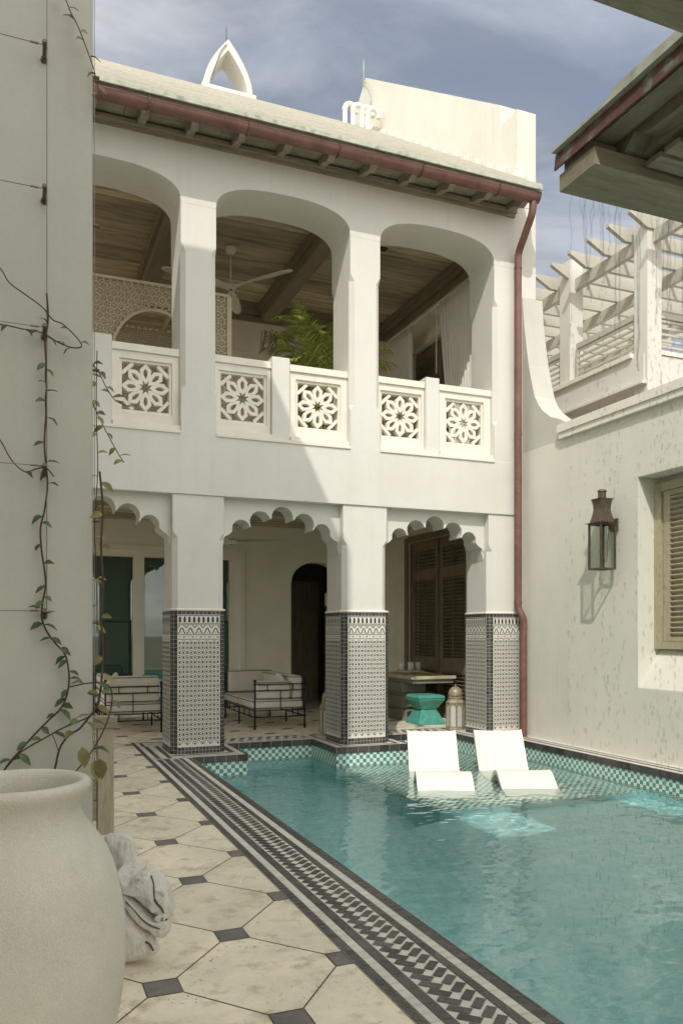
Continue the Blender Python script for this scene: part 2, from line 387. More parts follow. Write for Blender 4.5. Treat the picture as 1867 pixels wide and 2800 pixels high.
# platform of the left pillar and the strips along the loggia
def ring(x0, y0, x1, y1, w, mi, st=.12):
    strip(x0, y0, x1, y0+w, st, mi, along='x'); strip(x0, y1-w, x1, y1, st, mi, along='x')
    strip(x0, y0+w, x0+w, y1-w, st, mi); strip(x1-w, y0+w, x1, y1-w, st, mi)
base(1.46, yb, 2.70, 11.5)
strip(1.463, yb, 1.507, 11.5, .058, DS); strip(1.511, yb, 1.559, 11.5, .075, WS)
strip(1.575, yb+.08, 1.625, 11.02, .12, DS); strip(1.64, yb+.08, 1.70, 11.02, .12, WS); strip(1.715, yb+.08, 1.765, 11.02, .12, DS)
strip(1.52, yb+.01, 2.68, yb+.05, .14, WS, along='x'); strip(1.78, 10.08, 2.55, 10.12, .1, DS, along='x'); strip(1.9, 9.99, 2.6, 10.03, .1, WS, along='x')
strip(2.54, 10.15, 2.60, 11.0, .1, DS); strip(2.615, 9.93, 2.665, 11.0, .1, WS)
strip(1.52, 11.44, 2.7, 11.48, .12, DS, along='x')
strip(1.56, 11.08, 1.60, 11.4, .1, DS)
def weave(x0, x1, y0, y1):
    base(x0, y0 - .2, x1, y1 + .07)
    b.face([(x0,y0,.0045), (x1,y0,.0045), (x1,y1,.0045), (x0,y1,.0045)], WS)
    h = (y1 - y0) / 2; zone = (x0 + .003, y0 + .004, x1 - .003, y1 - .004); x = x0
    while x < x1 + .1:
        for k in (0, 1):
            c = (x + k*.06, y0 + h*(k + .5))
            q = clip([(c[0]-.06,c[1]), (c[0]-.02,c[1]-h*.42), (c[0]+.045,c[1]), (c[0]+.01,c[1]+h*.42)], *zone)
            if q: b.face([(u, v, .0075) for u, v in q], DS)
        x += .135
    strip(x0, y1 + .012, x1, y1 + .028, .2, DS, along='x'); strip(x0, y1 + .032, x1, y1 + .06, .1, WS, along='x')
    strip(x0, y0 - .03, x1, y0 - .008, .1, WS, along='x'); strip(x0, y0 - .06, x1, y0 - .036, .1, DS, along='x'); strip(x0, y0 - .165, x1, y0 - .07, .12, WS, along='x')
weave(1.72, 2.70, 11.1, 11.42) if False else None
weave(2.70, 3.95, 11.1, 11.42); weave(5.04, 6.2, 11.1, 11.42)
for x0, x1 in ((3.95, 5.04), (6.2, 7.1)):
    base(x0, 9.96, x1, 11.5)
    ring(x0 + .05, 10.01, x1 - .05, 11.46, .05, WS); ring(x0 + .11, 10.07, x1 - .11, 11.40, .04, DS)
base(6.70, -3.2, 7.06, 9.96)
strip(6.72, -3.2, 6.80, 9.95, .15, WS); strip(6.815, -3.2, 6.845, 9.95, .15, DS); strip(6.86, -3.2, 6.92, 9.95, .15, WS); strip(6.935, -3.2, 6.955, 9.95, .15, DS); strip(6.965, -3.2, 7.05, 9.95, .3, WS)
struct(b.build('pool_border', [M['dark_stone'], M['white_stone'], M['grout']]))

OUT = [(2.0,-3.2), (2.0,9.86), (2.70,9.86), (2.70,10.9), (3.95,10.9), (3.95,9.96), (5.04,9.96), (5.04,10.9), (6.2,10.9), (6.2,9.96), (6.70,9.96), (6.70,-3.2)]
b = MB()
zw, zl, zf = -.245, -.43, -1.45
for i in range(len(OUT) - 1):
    (xa, ya_), (xb, yb_) = OUT[i], OUT[i+1]
    b.face([(xa,ya_,0), (xb,yb_,0), (xb,yb_,-.46), (xa,ya_,-.46)], 1)
    b.face([(xa,ya_,-.46), (xb,yb_,-.46), (xb,yb_,zf), (xa,ya_,zf)], 0)
b.face([(2.0,-3.2,0), (6.7,-3.2,0), (6.7,-3.2,zf), (2.0,-3.2,zf)], 0)
b.face([(1.9,-3.3,zf), (6.8,-3.3,zf), (6.8,11.0,zf), (1.9,11.0,zf)], 0)
LX, LY = 4.02, 7.25
b.face([(LX,LY,zl), (6.699,LY,zl), (6.699,10.899,zl), (LX,10.899,zl)], 1)
b.face([(LX,LY,zl), (6.699,LY,zl), (6.699,LY,zf), (LX,LY,zf)], 0)
b.face([(LX,LY,zl), (LX,10.899,zl), (LX,10.899,zf), (LX,LY,zf)], 0)
sm = lambda t: max(0, min(1, t))**2*(3 - 2*max(0, min(1, t)))
G_ = [[(x_, y_, zf + .004 + .70*sm((x_-2.7)/1.6)*sm((y_-3.3)/2.9)) for x_ in [2.4 + 4.299*i/36 for i in range(37)]] for y_ in [3.2 + (LY-.003-3.2)*j/36 for j in range(37)]]
b.raw([p_ for r_ in G_ for p_ in r_], [(j*37+i, j*37+i+1, (j+1)*37+i+1, (j+1)*37+i) for j in range(36) for i in range(36)], 0)
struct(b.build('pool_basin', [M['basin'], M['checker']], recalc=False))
b = MB()
for i in range(1, len(OUT) - 1):
    a = Vector((*OUT[i], 0)); e = Vector((*OUT[i+1], 0)); t = e - a; L = t.length; t.normalize()
    nrm = Vector((t.y, -t.x, 0))      # towards the water
    n = max(1, round(L / .155)); s = L / n
    for k in range(n):
        p = a + t*(k*s + .003); q = a + t*((k+1)*s - .003)
        o = nrm * .012; w = -nrm * .012
        vs = [p+o+Vector((0,0,-.074)), q+o+Vector((0,0,-.074)), q+o+Vector((0,0,.008)), p+o+Vector((0,0,.008)),
              p+w+Vector((0,0,-.074)), q+w+Vector((0,0,-.074)), q+w+Vector((0,0,.008)), p+w+Vector((0,0,.008))]
        b.raw(vs, [(0,1,2,3), (7,6,5,4), (3,2,6,7), (0,4,5,1), (0,3,7,4), (1,5,6,2)], 0)
    o = nrm * .006
    b.face([a+o+Vector((0,0,-.074)), e+o+Vector((0,0,-.074)), e+o+Vector((0,0,.004)), a+o+Vector((0,0,.004))], 1)
struct(b.build('pool_coping', [M['nosing'], M['white_stone']], recalc=False))
from mathutils import noise as mnoise
def wave(x, y):
    h = 0
    for f, a_, o_ in ((1.1,.0085,0), (2.6,.0050,7.3), (5.6,.0030,3.1), (11.0,.0028,9.7), (19.0,.0017,5.2)):
        h += a_*mnoise.noise(Vector((x*f*.8 + .35*y*f, y*f*1.25 - .2*x*f, o_)))
    return h
b = MB(); st_ = .022
def inside_pool(x, y):
    if not (2.0 < x < 6.7): return False
    if y < 9.86: return True
    if y < 10.9 and (2.70 < x < 3.95 or 5.04 < x < 6.2): return True
    return y < 9.96 and x > 2.70
nx, ny = int(4.7/st_) + 2, int(13.5/st_)
idx = {}; vs = []; fs = []
def vid(i, j):
    k = (i, j)
    if k not in idx:
        x = min(1.995 + i*st_, 6.705); y = -2.6 + j*st_; idx[k] = len(vs); vs.append((x, y, zw + wave(x, y)))
    return idx[k]
for i in range(nx):
    for j in range(ny):
        if inside_pool(min(2.01 + i*st_ + st_/2, 6.69), -2.6 + (j+.5)*st_): fs.append((vid(i,j), vid(i+1,j), vid(i+1,j+1), vid(i,j+1)))
b.raw(vs, fs)
wat = struct(b.build('pool_water', M['water'], recalc=False, smooth=True))
wat.cycles.is_caustics_caster = True
bpy.data.objects['pool_basin'].cycles.is_caustics_receiver = True

# ------------------------------------------------------------------ main house
house = thing('main_house', 'white two storey house with scalloped arcade below and arched balcony above, facing the pool', 'house', (3.3, 10.2, 0))
YF, YB = 10.2, 10.9
b = MB()
def arch_pts(x0, x1, z0, h, n=22, p=2.55):
    c, a = (x0+x1)/2, (x1-x0)/2; out = []
    for i in range(n + 1):
        t = math.pi * (1 - i/n); ct, st = math.cos(t), math.sin(t)
        out.append((c + a*math.copysign(abs(ct)**(2/p), ct), z0 + h*abs(st)**(2/p)))
    return out
UP = [(.05,1.918), (2.375,4.25), (4.705,6.57)]
poly = [(-.6,7.98), (-.6,7.03)]
for x0, x1 in UP: poly += arch_pts(x0, x1, 7.03, .37)
poly += [(7.31,7.03), (7.31,7.98)]
b.prism(poly, XZ, YF, YB)
b.box(-.6, YF, 3.32, 7.31, YB, 4.105)
def octa(x0, x1, y0, y1, c, z):
    return [(x0+c,y0,z), (x1-c,y0,z), (x1,y0+c,z), (x1,y1-c,z), (x1-c,y1,z), (x0+c,y1,z), (x0,y1-c,z), (x0,y0+c,z)]
e = .0006
for x0, x1, r in ((-.6,.05,1), (1.918,2.375,1), (4.25,4.705,1), (6.57,7.31,0)):
    secs = [(4.105,e), (4.63,e), (4.70,.06), (6.42,.06), (6.52,e), (7.03,e)]
    def sec(z, c):
        o = octa(x0, x1, YF, YB, c, z)
        if not r: o[1] = (x1-e,YF,z); o[2] = (x1,YF+e,z); o[3] = (x1,YB-e,z); o[4] = (x1-e,YB,z)
        return o
    b.loft([sec(z, c) for z, c in secs])
PIL = [(.13-.7+.05,.14,1), (1.818,2.482,1), (4.151,4.817,1), (6.483,7.05,0)]
for x0, x1, r in PIL:
    def sec(z, c):
        o = octa(x0, x1, YF+.02, YB, c, z)
        if not r: o[1] = (x1-e,YF+.02,z); o[2] = (x1,YF+.02+e,z); o[3] = (x1,YB-e,z); o[4] = (x1-e,YB,z)
        return o
    b.loft([sec(z, c) for z, c in ((.4,.065), (2.76,.065), (2.85,e), (3.32,e))])
def scallop(c):
    pts = []
    def arc(u0, z0, ut, zt, u1, z1, n=8):
        # circle through three points
        ax, ay, bx, by, cx, cy = u0, z0, ut, zt, u1, z1
        D = 2*(ax*(by-cy)+bx*(cy-ay)+cx*(ay-by))
        ux = ((ax*ax+ay*ay)*(by-cy)+(bx*bx+by*by)*(cy-ay)+(cx*cx+cy*cy)*(ay-by))/D
        uy = ((ax*ax+ay*ay)*(cx-bx)+(bx*bx+by*by)*(ax-cx)+(cx*cx+cy*cy)*(bx-ax))/D
        r = math.hypot(ax-ux, ay-uy); a0 = math.atan2(ay-uy, ax-ux); a1 = math.atan2(cy-uy, cx-ux)
        at = math.atan2(by-uy, bx-ux)
        while a1 > a0: a1 -= 2*math.pi
        for i in range(n + 1):
            a = a0 + (a1-a0)*i/n; pts.append((ux+r*math.cos(a), uy+r*math.sin(a)))
    half = [(.690,2.895), (.57,3.05), (.452,2.955)], [(.435,2.962), (.305,3.18), (.168,3.08)]
    og = [(-.835,2.80), (-.79,2.815), (-.75,2.835), (-.715,2.862)]
    pts += og
    for (a, t, c_) in half: arc(-a[0], a[1], -t[0], t[1], -c_[0], c_[1])
    arc(-.15, 3.085, 0, 3.256, .15, 3.085, 10)
    for (a, t, c_) in reversed(half): arc(c_[0], c_[1], t[0], t[1], a[0], a[1])
    pts += [(-u, z) for u, z in reversed(og)]
    return [(c + u, z) for u, z in pts]
for x0, x1 in ((.14,1.818), (2.482,4.151), (4.817,6.483)):
    c = (x0+x1)/2
    poly = [(x0-.01,3.33), (x0-.01,2.72)] + [(x0+.001,2.75)] + scallop(c)[1:-1] + [(x1-.001,2.75), (x1+.01,2.72), (x1+.01,3.33)]
    b.prism(poly, XZ, YF+.145, YF+.50)
    for x, s in ((x0,1), (x1,-1)):     # corbels under the springing
        b.prism([(x-.01*s,2.74), (x+.03*s,2.80), (x+.03*s,2.74), (x,2.62)], XZ, YF+.16, YF+.48)
wall = b.build('facade_wall', M['plaster'], house)
# back and side walls of the two loggias
b = MB()
YR = 15.1
def rect(x0, z0, x1, z1): return [(x0,z0), (x0,z1), (x1,z1), (x1,z0)]
arch = [(5.02,.0)] + [(5.02,2.55)] + [(5.02+.55-.55*math.cos(t*math.pi/10), 2.55+.42*math.sin(t*math.pi/10)) for t in range(1, 10)] + [(6.12,2.55), (6.12,.0)]
b.prism([(-1.5,-.02), (-1.5,7.98), (7.4,7.98), (7.4,-.02), (6.12,-.02)] + list(reversed(arch))[1:-1] + [(5.02,-.02), (3.97,-.02), (3.97,3.08), (.2,3.08), (.2,-.02)], XZ, YR, YR+.3)
b.prism([[(10.9,-.02), (10.9,7.98), (15.1,7.98), (15.1,-.02)], [(11.9,.0), (11.9,3.30), (14.05,3.30), (14.05,.0)], [(11.75,4.2), (11.75,6.95), (13.9,6.95), (13.9,4.2)]], YZ, 7.1, 7.4)
b.box(-1.5, 10.9, -.02, -1.2, 11.2, 7.98); b.box(-1.5, 14.8, -.02, -1.2, 15.099, 7.98)
b.build('loggia_wall', M['cream'], house)
b = MB(); b.box(-1.2, 10.9, 3.70, 7.1, 15.1, 4.10); b.build('floor_slab', M['cream'], house)
# planked ceilings and beams
for z, nm in ((3.63, 'lower'), (7.93, 'upper')):
    b = MB(); y = 10.905; k = 0
    while y < 15.08:
        wd = .17 if z > 5 else .14
        b.box(-1.19, y, z, 7.09, min(y+wd-.006, 15.095), z+.04 - .004*(k % 3)); y += wd; k += 1
    b.build('plank_ceiling', M['ceil'], house)
b = MB()
for x in (2.15, 4.50):
    b.box(x-.13, 10.95, 7.62, x+.13, 15.0, 7.925); b.box(x-.19, 10.95, 7.78, x-.135, 15.0, 7.922); b.box(x+.135, 10.95, 7.78, x+.19, 15.0, 7.922)
b.build('ceiling_beam', M['beam'], house)
b = MB()
for z, dd in ((7.60, .05), (7.72, .11), (7.82, .17)):
    b.box(7.1-dd, 10.95, z, 7.098, 15.098, z+.10-.002); b.box(-1.18, 15.1-dd, z, 7.1-dd-.003, 15.098, z+.10-.002)
b.build('crown_moulding', M['beam'], house)
b = MB()
b.box(1.0, 10.95, 3.50, 1.14, 15.0, 3.625); b.box(3.24, 10.95, 3.50, 3.38, 15.0, 3.625)
b.build('ceiling_beam', M['beam'], house)
b = MB(); b.box(5.55, 12.0, 7.915, 5.68, 12.13, 7.928); b.build('ceiling_speaker', M['iron'], house)

# roof
b = MB()
SL = .716; y0, z0 = 9.56, 7.935; prof = []
n = 24; dy = (15.78 - y0) / n
for i in range(n):
    y = y0 + i*dy; z = z0 + SL*(y - y0)
    prof += [(y, z), (y + .006, z + .055), (y + dy - .001, z + .055 + SL*dy*.78)]
prof += [(15.78, z0 + SL*(15.78-y0)), (22.0, z0 + SL*(15.78-y0) - SL*6.2), (22.0, 7.5), (15.2, 7.99), (YB, 7.99), (YF-.02, 7.985)]
b.prism(prof, YZ, -3.0, 6.965)
rf = b.build('roof', M['roof'], house)
b = MB(); b.bar((-3.0,9.575,7.925), (6.97,9.575,7.925), .03, .05); b.build('drip_edge', M['drip'], rf)
# parapet gable, its stepped flashing and corner block
b = MB()
pp = [(YF,7.985), (YF,9.45), (10.66,9.45), (10.66,9.79), (15.86,13.56), (22.0,9.2), (22.0,7.985)]
b.prism(pp, YZ, 6.97, 7.31)
par = b.build('gable_parapet', M['plaster_wall'], house)
b = MB()
for i in range(17):
    y = 9.75 + i*.36; z = z0 + SL*(y-y0) + .05
    b.box(6.84, y, z-.12, 6.968, y+.30, z+.075)
b.build('stepped_flashing', M['plaster'], rf)
# soffit, rafters, frieze board, gutter
b = MB()
k = 0; x = -3.0
while x < 6.9:
    b.raw([(x,9.6,7.86), (min(x+.6,6.9)-.004,9.6,7.86), (min(x+.6,6.9)-.004,YF,7.93), (x,YF,7.93), (x,9.6,7.90), (min(x+.6,6.9)-.004,9.6,7.90), (min(x+.6,6.9)-.004,YF,7.965), (x,YF,7.965)],
          [(0,1,2,3), (7,6,5,4), (0,4,5,1), (1,5,6,2), (2,6,7,3), (3,7,4,0)]); x += .6
b.build('soffit', M['timber'], house)
b = MB()
b.box(-3.0, 10.13, 7.84, 6.93, 10.198, 7.895); b.box(-3.0, 10.165, 7.79, 6.92, 10.199, 7.838); b.build('frieze_board', M['timber'], house)
for i in range(12):
    x = 6.78 - .597*i
    b = MB()
    b.prism([(10.13,7.84), (10.13,7.92), (9.63,7.862), (9.63,7.80), (9.76,7.745), (9.82,7.735), (9.90,7.775), (9.96,7.80), (10.05,7.815)], YZ, x-.045, x+.045)
    b.build('rafter_tail', M['timber_y'], house)
b = MB(); Y0, Z0, rr = 9.695, 7.885, .095
ring_o = [(Y0 + rr*math.cos(a), Z0 + rr*1.25*math.sin(a)) for a in [math.pi + math.pi*i/12 for i in range(13)]]
ring_i = [(Y0 + (rr-.008)*math.cos(a), Z0 + (rr-.008)*1.25*math.sin(a)) for a in [2*math.pi - math.pi*i/12 for i in range(13)]]
b.prism(ring_o + ring_i, YZ, -3.0, 6.97)
b.prism([(Y0 + rr*math.cos(a), Z0 + rr*1.25*math.sin(a)) for a in [math.pi + math.pi*i/12 for i in range(13)]], YZ, 6.971, 6.983)
b.tube([(-3.0,Y0-rr,Z0), (6.97,Y0-rr,Z0)], .012, 8)
gut = b.build('gutter', M['copper'], house); smooth_by_angle(gut)
for x in (.235, 1.442, 2.648, 3.864, 5.071, 6.295):
    b = MB(); b.tube([(x, Y0 + (rr+.006)*math.cos(a), Z0 + (rr+.006)*1.25*math.sin(a)) for a in [math.pi*1.0 + math.pi*i/10 for i in range(11)]], .011, 6)
    b.build('gutter_bracket', M['verdigris'], gut)
b = MB()
dp = spline([(6.90,9.70,7.80), (6.90,9.70,7.70), (6.895,9.74,7.58), (6.90,9.93,7.36), (6.915,10.07,7.22), (6.92,10.10,7.08), (6.92,10.10,6.9)], 5) + [Vector((6.92,10.10,1.98))]
dp += spline([(6.92,10.10,1.95), (6.93,10.095,1.90), (6.965,10.05,1.78), (6.975,10.04,1.72), (6.975,10.04,1.6)], 5) + [Vector((6.975,10.04,.02))]
b.tube(dp, .054, 14)
for p, r in (((6.92,10.10,7.0), .058), ((6.92,10.10,4.52), .058), ((6.92,10.10,2.0), .06), ((6.975,10.04,1.62), .058)):
    b.tube([(p[0],p[1],p[2]-.02), (p[0],p[1],p[2]+.02)], r, 14)
dpo = b.build('downpipe', M['copper'], house); smooth_by_angle(dpo)

# dado tiling on the pillars
def dado(x0, x1, full):
    y0d, y1d, c = YF - .0, 10.94, .078
    def oc(z, o=0):
        r = octa(x0-o, x1+o, y0d-o, y1d+o, c, z)
        if not full: r[1] = (x1-e,y0d-o,z); r[2] = (x1,y0d-o+e,z); r[3] = (x1,y1d-e,z); r[4] = (x1-e,y1d,z)
        return r
    b = MB()
    b.loft([oc(0), oc(1.835)], 0)
    b.loft([oc(1.835,.012), oc(1.85,.012), oc(1.862,-.01)], 3)
    F = oc(0)
    faces = [(i, F[i], F[(i+1) % 8]) for i in range(8)]
    for i, p, q in faces:
        p = Vector(p); q = Vector(q); t = q - p; L = t.length
        if L < .02: continue
        t.normalize(); n = Vector((t.y, -t.x, 0))
        if (p + t*L/2 - Vector(((x0+x1)/2, (y0d+y1d)/2, 0))).dot(n) < 0: n = -n
        def put(pts, mi, off=.002): b.face([p + t*u + Vector((0,0,z)) + n*off for u, z in pts], mi)
        def rc(u0, z0_, u1, z1_, mi, off=.002): put([(u0,z0_), (u1,z0_), (u1,z1_), (u0,z1_)], mi, off)
        def tiles(u0, za, u1, zb_, s):
            nu = max(1, round((u1-u0)/s)); nz = max(1, round((zb_-za)/s)); gp = .0018
            for a in range(nu):
                for c_ in range(nz):
                    rc(u0+(u1-u0)*a/nu+gp, za+(zb_-za)*c_/nz+gp, u0+(u1-u0)*(a+1)/nu-gp, za+(zb_-za)*(c_+1)/nz-gp, 2)
        if i in (1, 3, 5, 7):
            tiles(0, 0, L, 1.83, .052); continue
        tiles(0, 0, L, .09, .046); tiles(0, 1.782, L, 1.83, .052)
        if i == 4: continue
        m_ = .004
        tiles(m_, 1.765, L-m_, 1.778, .07)
        # row of little arched niches
        nn = max(3, round(L/.06)); s = L/nn
        for k in range(nn):
            u = (k+.5)*s
            put([(u-.015,1.683), (u+.015,1.683), (u+.015,1.735), (u+.009,1.752), (u,1.762), (u-.009,1.752), (u-.015,1.735)], 1)
        tiles(m_, 1.664, L-m_, 1.676, .05); rc(m_, 1.650, L-m_, 1.656, 1)
        # interlaced arches
        nn = max(3, round(L/.103)); s = L/nn
        def band(pts, w):
            for (a, b_) in zip(pts, pts[1:]):
                d_ = Vector((b_[0]-a[0], b_[1]-a[1], 0)); d_.normalize(); pr = Vector((-d_.y, d_.x, 0))*w
                put([(a[0]+pr.x,a[1]+pr.y), (a[0]-pr.x,a[1]-pr.y), (b_[0]-pr.x,b_[1]-pr.y), (b_[0]+pr.x,b_[1]+pr.y)], 1)
        for k in range(nn):
            u = (k+.5)*s
            band([(u-s*.42,1.537), (u-s*.25,1.56), (u-s*.12,1.598), (u,1.612), (u+s*.12,1.598), (u+s*.25,1.56), (u+s*.42,1.537)], .0065)
            band([(u-s*.5,1.612), (u-s*.36,1.632), (u-s*.2,1.646)], .005); band([(u+s*.5,1.612), (u+s*.36,1.632), (u+s*.2,1.646)], .005)
            put([(u-.006,1.543), (u+.006,1.543), (u+.006,1.552), (u-.006,1.552)], 1)
        rc(m_, 1.520, L-m_, 1.528, 1)
        nn = max(4, round(L/.052)); s = L/nn
        for k in range(nn):
            u = (k+.5)*s
            if k % 2: put([(u-.022,1.495), (u,1.487), (u+.022,1.495), (u,1.503)], 1)
            else: put([(u-.006,1.490), (u+.006,1.490), (u+.006,1.500), (u-.006,1.500)], 1)
        rc(m_, 1.462, L-m_, 1.470, 1)
        # field of rosettes
        nc = max(4, round(L/.0487)); s = L/nc; pv = .1227
        def dot(u, z, ru, rz, nn_):
            if u < ru or u > L-ru or z < .125 or z > 1.452: return
            put([(u+ru*math.cos(2*math.pi*k/nn_), z+rz*math.sin(2*math.pi*k/nn_)) for k in range(nn_)], 1)
        for a in range(nc):
            u = (a+.5)*s; z = .13 + (pv/2 if a % 2 else 0)
            while z < 1.47:
                dot(u, z, .0135, .0135, 8)
                for k in range(8): dot(u+.0285*math.cos(k*math.pi/4+.39), z+.0285*math.sin(k*math.pi/4+.39), .0082, .0082, 4)
                dot(u, z+pv/2, .0115, .021, 8)
                z += pv
    return b.build('tile_dado', [M['tile_white'], M['tile_dark'], M['tile_black'], M['cast']], house)
dado(1.80, 2.50, True); dado(4.137, 4.86, True); dado(6.478, 7.048, False)

# balcony panels with pierced flowers
def flower_panel(x0, x1):
    p = MB()
    zb, zt = 4.19, 5.175; y0p, y1p = YF+.10, YF+.24
    c = (x0+x1)/2; hw = .327; w0, w1 = c-hw, c+hw; zc = 4.655; z0p, z1p = zc-.335, zc+.335
    loops = [[(x0,zb), (x0,zt-.09), (x1,zt-.09), (x1,zb)], [(w0,z0p), (w1,z0p), (w1,z1p), (w0,z1p)]]
    p.prism(loops, XZ, y0p, y1p)
    p.box(x0, y0p-.025, zt-.089, x1, y1p+.02, zt)
    p.prism([[(w0,z0p), (w1,z0p), (w1,z1p), (w0,z1p)], [(w0+.035,z0p+.035), (w1-.035,z0p+.035), (w1-.035,z1p-.035), (w0+.035,z1p-.035)]], XZ, y0p+.025, y1p-.02)
    p.prism([(x0,zb-.085), (x1,zb-.085), (x1,zb-.002), (x0,zb-.002)], XZ, YF+.02, y1p)
    r_ = .300
    q = MB()
    def hexa(sc_, a):
        base_ = [(.16,0), (.40,.205), (.74,.245), (1.0,0), (.74,-.245), (.40,-.205)]
        cx_ = .60; out = []
        for u, v in base_:
            u2 = cx_ + (u-cx_)*sc_[0]; v2 = v*sc_[1]
            out.append((c + r_*(u2*math.cos(a)-v2*math.sin(a)), zc + r_*(u2*math.sin(a)+v2*math.cos(a))))
        return out
    for k in range(8):
        a = k*math.pi/4
        q.prism([hexa((1.03,1.0), a), hexa((.50,.36), a)], XZ, y0p+.03+.002*(k % 2), y1p-.03)
    for sx in (-1, 1):
        for sz in (-1, 1):
            q.bar((c+sx*.292, (y0p+y1p)/2, zc+sz*.155), (c+sx*.155, (y0p+y1p)/2, zc+sz*.292), .045, .07, up=(0,1,0))
    bp = p.build('balcony_panel', M['cast'], house)
    q.build('pierced_flower', M['cast'], bp)
for x0, x1 in ((.55-.3,.845), (1.083,1.915), (2.378,3.138), (3.395,4.247), (4.708,5.448), (5.676,6.567)): 
    if x1 > .9: flower_panel(x0, x1)
for x0, x1 in ((.838,1.078), (3.143,3.39), (5.453,5.671)):
    b = MB(); b.box(x0, YF+.05, 4.105, x1, YF+.33, 5.243); b.build('balcony_pier', M['plaster'], house)
for x0, x1 in UP:
    b = MB(); b.box(x0-.0, YF-.018, 4.085, x1, YF+.05, 4.125); b.build('balcony_sill', M['cast'], house)

# sliding doors, door trim and shutters
def slider():
    f = MB()
    for x0, x1 in ((.2,.30), (1.97,2.17), (3.78,3.97)): f.box(x0, YR+.02, .0, x1, YR+.14, 3.08)
    f.box(.301, YR+.02, 2.95, 1.969, YR+.14, 3.08); f.box(2.171, YR+.02, 2.95, 3.779, YR+.14, 3.08); f.box(.301, YR+.02, 0, 1.969, YR+.14, .10); f.box(2.171, YR+.02, 0, 3.779, YR+.14, .10)
    o = f.build('sliding_door', M['cream'], house)
    for x0, x1 in ((.301,1.969), (2.171,3.779)):
        g_ = MB(); g_.box(x0, YR+.07, .101, x1, YR+.085, 2.949); g_.build('glass_pane', M['green_glass'], o)
slider()
b = MB(); b.box(.1, YR-.03, 3.08, 4.07, YR-.002, 3.17); b.box(3.975, YR-.03, 0, 4.07, YR-.003, 3.078); b.box(4.10, YR-.02, 0, 4.13, YR-.003, 3.17)
b.build('door_trim', M['cream'], house)
b = MB(); b.box(2.6, YR-.03, 6.35, 4.0, YR-.002, 6.45); b.box(3.85, YR-.03, 4.1, 3.97, YR-.003, 6.348); b.box(3.6, YR-.045, 4.1, 3.80, YR-.003, 6.348); b.box(2.6, YR-.03, 7.0, 4.15, YR-.003, 7.10)
b.build('door_trim', M['cream'], house)
b = MB()   # rooms behind
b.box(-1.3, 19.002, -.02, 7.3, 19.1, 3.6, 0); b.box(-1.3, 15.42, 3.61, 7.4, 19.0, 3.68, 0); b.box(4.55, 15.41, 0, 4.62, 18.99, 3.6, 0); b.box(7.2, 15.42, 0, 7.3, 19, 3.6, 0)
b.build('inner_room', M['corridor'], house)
b = MB(); b.face([(-1.2,15.41,.01), (7.2,15.41,.01), (7.2,19,.01), (-1.2,19,.01)]); b.build('inner_floor', M['trav'], house)
b = MB()   # dark door in the corridor with louvres
b.box(5.62, 17.0, 0, 5.68, 17.028, 2.6); b.box(5.62, 17.03, 0, 6.3, 17.1, 2.7)
for k in range(26): b.box(5.75, 16.985, .3+.085*k, 6.15, 17.028, .35+.085*k)
b.build('corridor_door', M['shutter'], house)
b = MB(); b.prism([[(5.9,2.1),(5.9,2.35),(6.0,2.45),(6.1,2.35),(6.1,2.1)]], XZ, 15.5, 15.55); b.build('wall_niche', M['cream'], house)
def louver_leaf(parent, X, ya, yb, z0, z1, zones, m):
    """leaf in the plane x = X facing -x"""
    f = MB(); st = .11
    f.box(X, ya, z0, X+.045, ya+st, z1); f.box(X, yb-st, z0, X+.045, yb, z1)
    edges = [z0] + [v for zn in zones for v in zn] + [z1]
    for k in range(0, len(edges), 2): f.box(X, ya+st+.001, edges[k], X+.045, yb-st-.001, edges[k+1])
    lf = f.build('shutter', m, parent)
    for a, c_ in zones:
        s_ = MB(); n_ = max(2, int((c_-a)/.062)); h = (c_-a)/n_
        for k in range(n_):
            zc = a + (k+.5)*h
            s_.bar((X+.022, ya+st+.002, zc), (X+.022, yb-st-.002, zc), .058, .012, up=(.62,0,.78))
        s_.box(X-.012, (ya+yb)/2-.012, a+.02, X-.002, (ya+yb)/2+.012, c_-.02)
        s_.build('louvers', m, lf)
    return lf
for y0s, y1s in ((11.93,12.93), (12.99,14.02)):
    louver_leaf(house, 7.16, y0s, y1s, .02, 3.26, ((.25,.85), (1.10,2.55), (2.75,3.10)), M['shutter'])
b = MB()
for y in (11.9, 12.932, 14.022): b.box(7.12, y, 0, 7.26, y+.056 if y > 12 and y < 14 else y+.028, 3.30)
b.box(7.12, 11.93, 3.262, 7.26, 14.02, 3.299); b.box(7.30, 11.93, 0, 7.34, 14.02, 3.26)
b.box(7.07, 14.05, 0, 7.098, 14.2, 3.4); b.box(7.07, 11.8, 3.302, 7.098, 14.049, 3.42)
b.build('shutter_frame', M['shutter'], house)
for y0s, y1s in ((11.78,12.8), (12.86,13.87)):
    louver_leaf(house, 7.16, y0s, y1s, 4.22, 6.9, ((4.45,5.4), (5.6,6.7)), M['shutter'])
b = MB(); b.box(7.12, 12.802, 4.12, 7.25, 12.858, 6.93); b.box(7.3, 11.75, 4.12, 7.34, 13.9, 6.95); b.build('shutter_frame', M['shutter'], house)
b = MB(); b.box(7.06, 11.6, 6.96, 7.098, 14.05, 7.12); b.build('lintel_trim', M['cream'], house)
b = MB(); b.tube([(6.75,10.98,7.24), (6.75,14.3,7.24)], .018, 8)
for y in (11.05, 12.7, 14.2): b.bar((6.75,y,7.24), (7.1,y,7.24), .02, .02)
b.build('curtain_rod', M['white'], house)

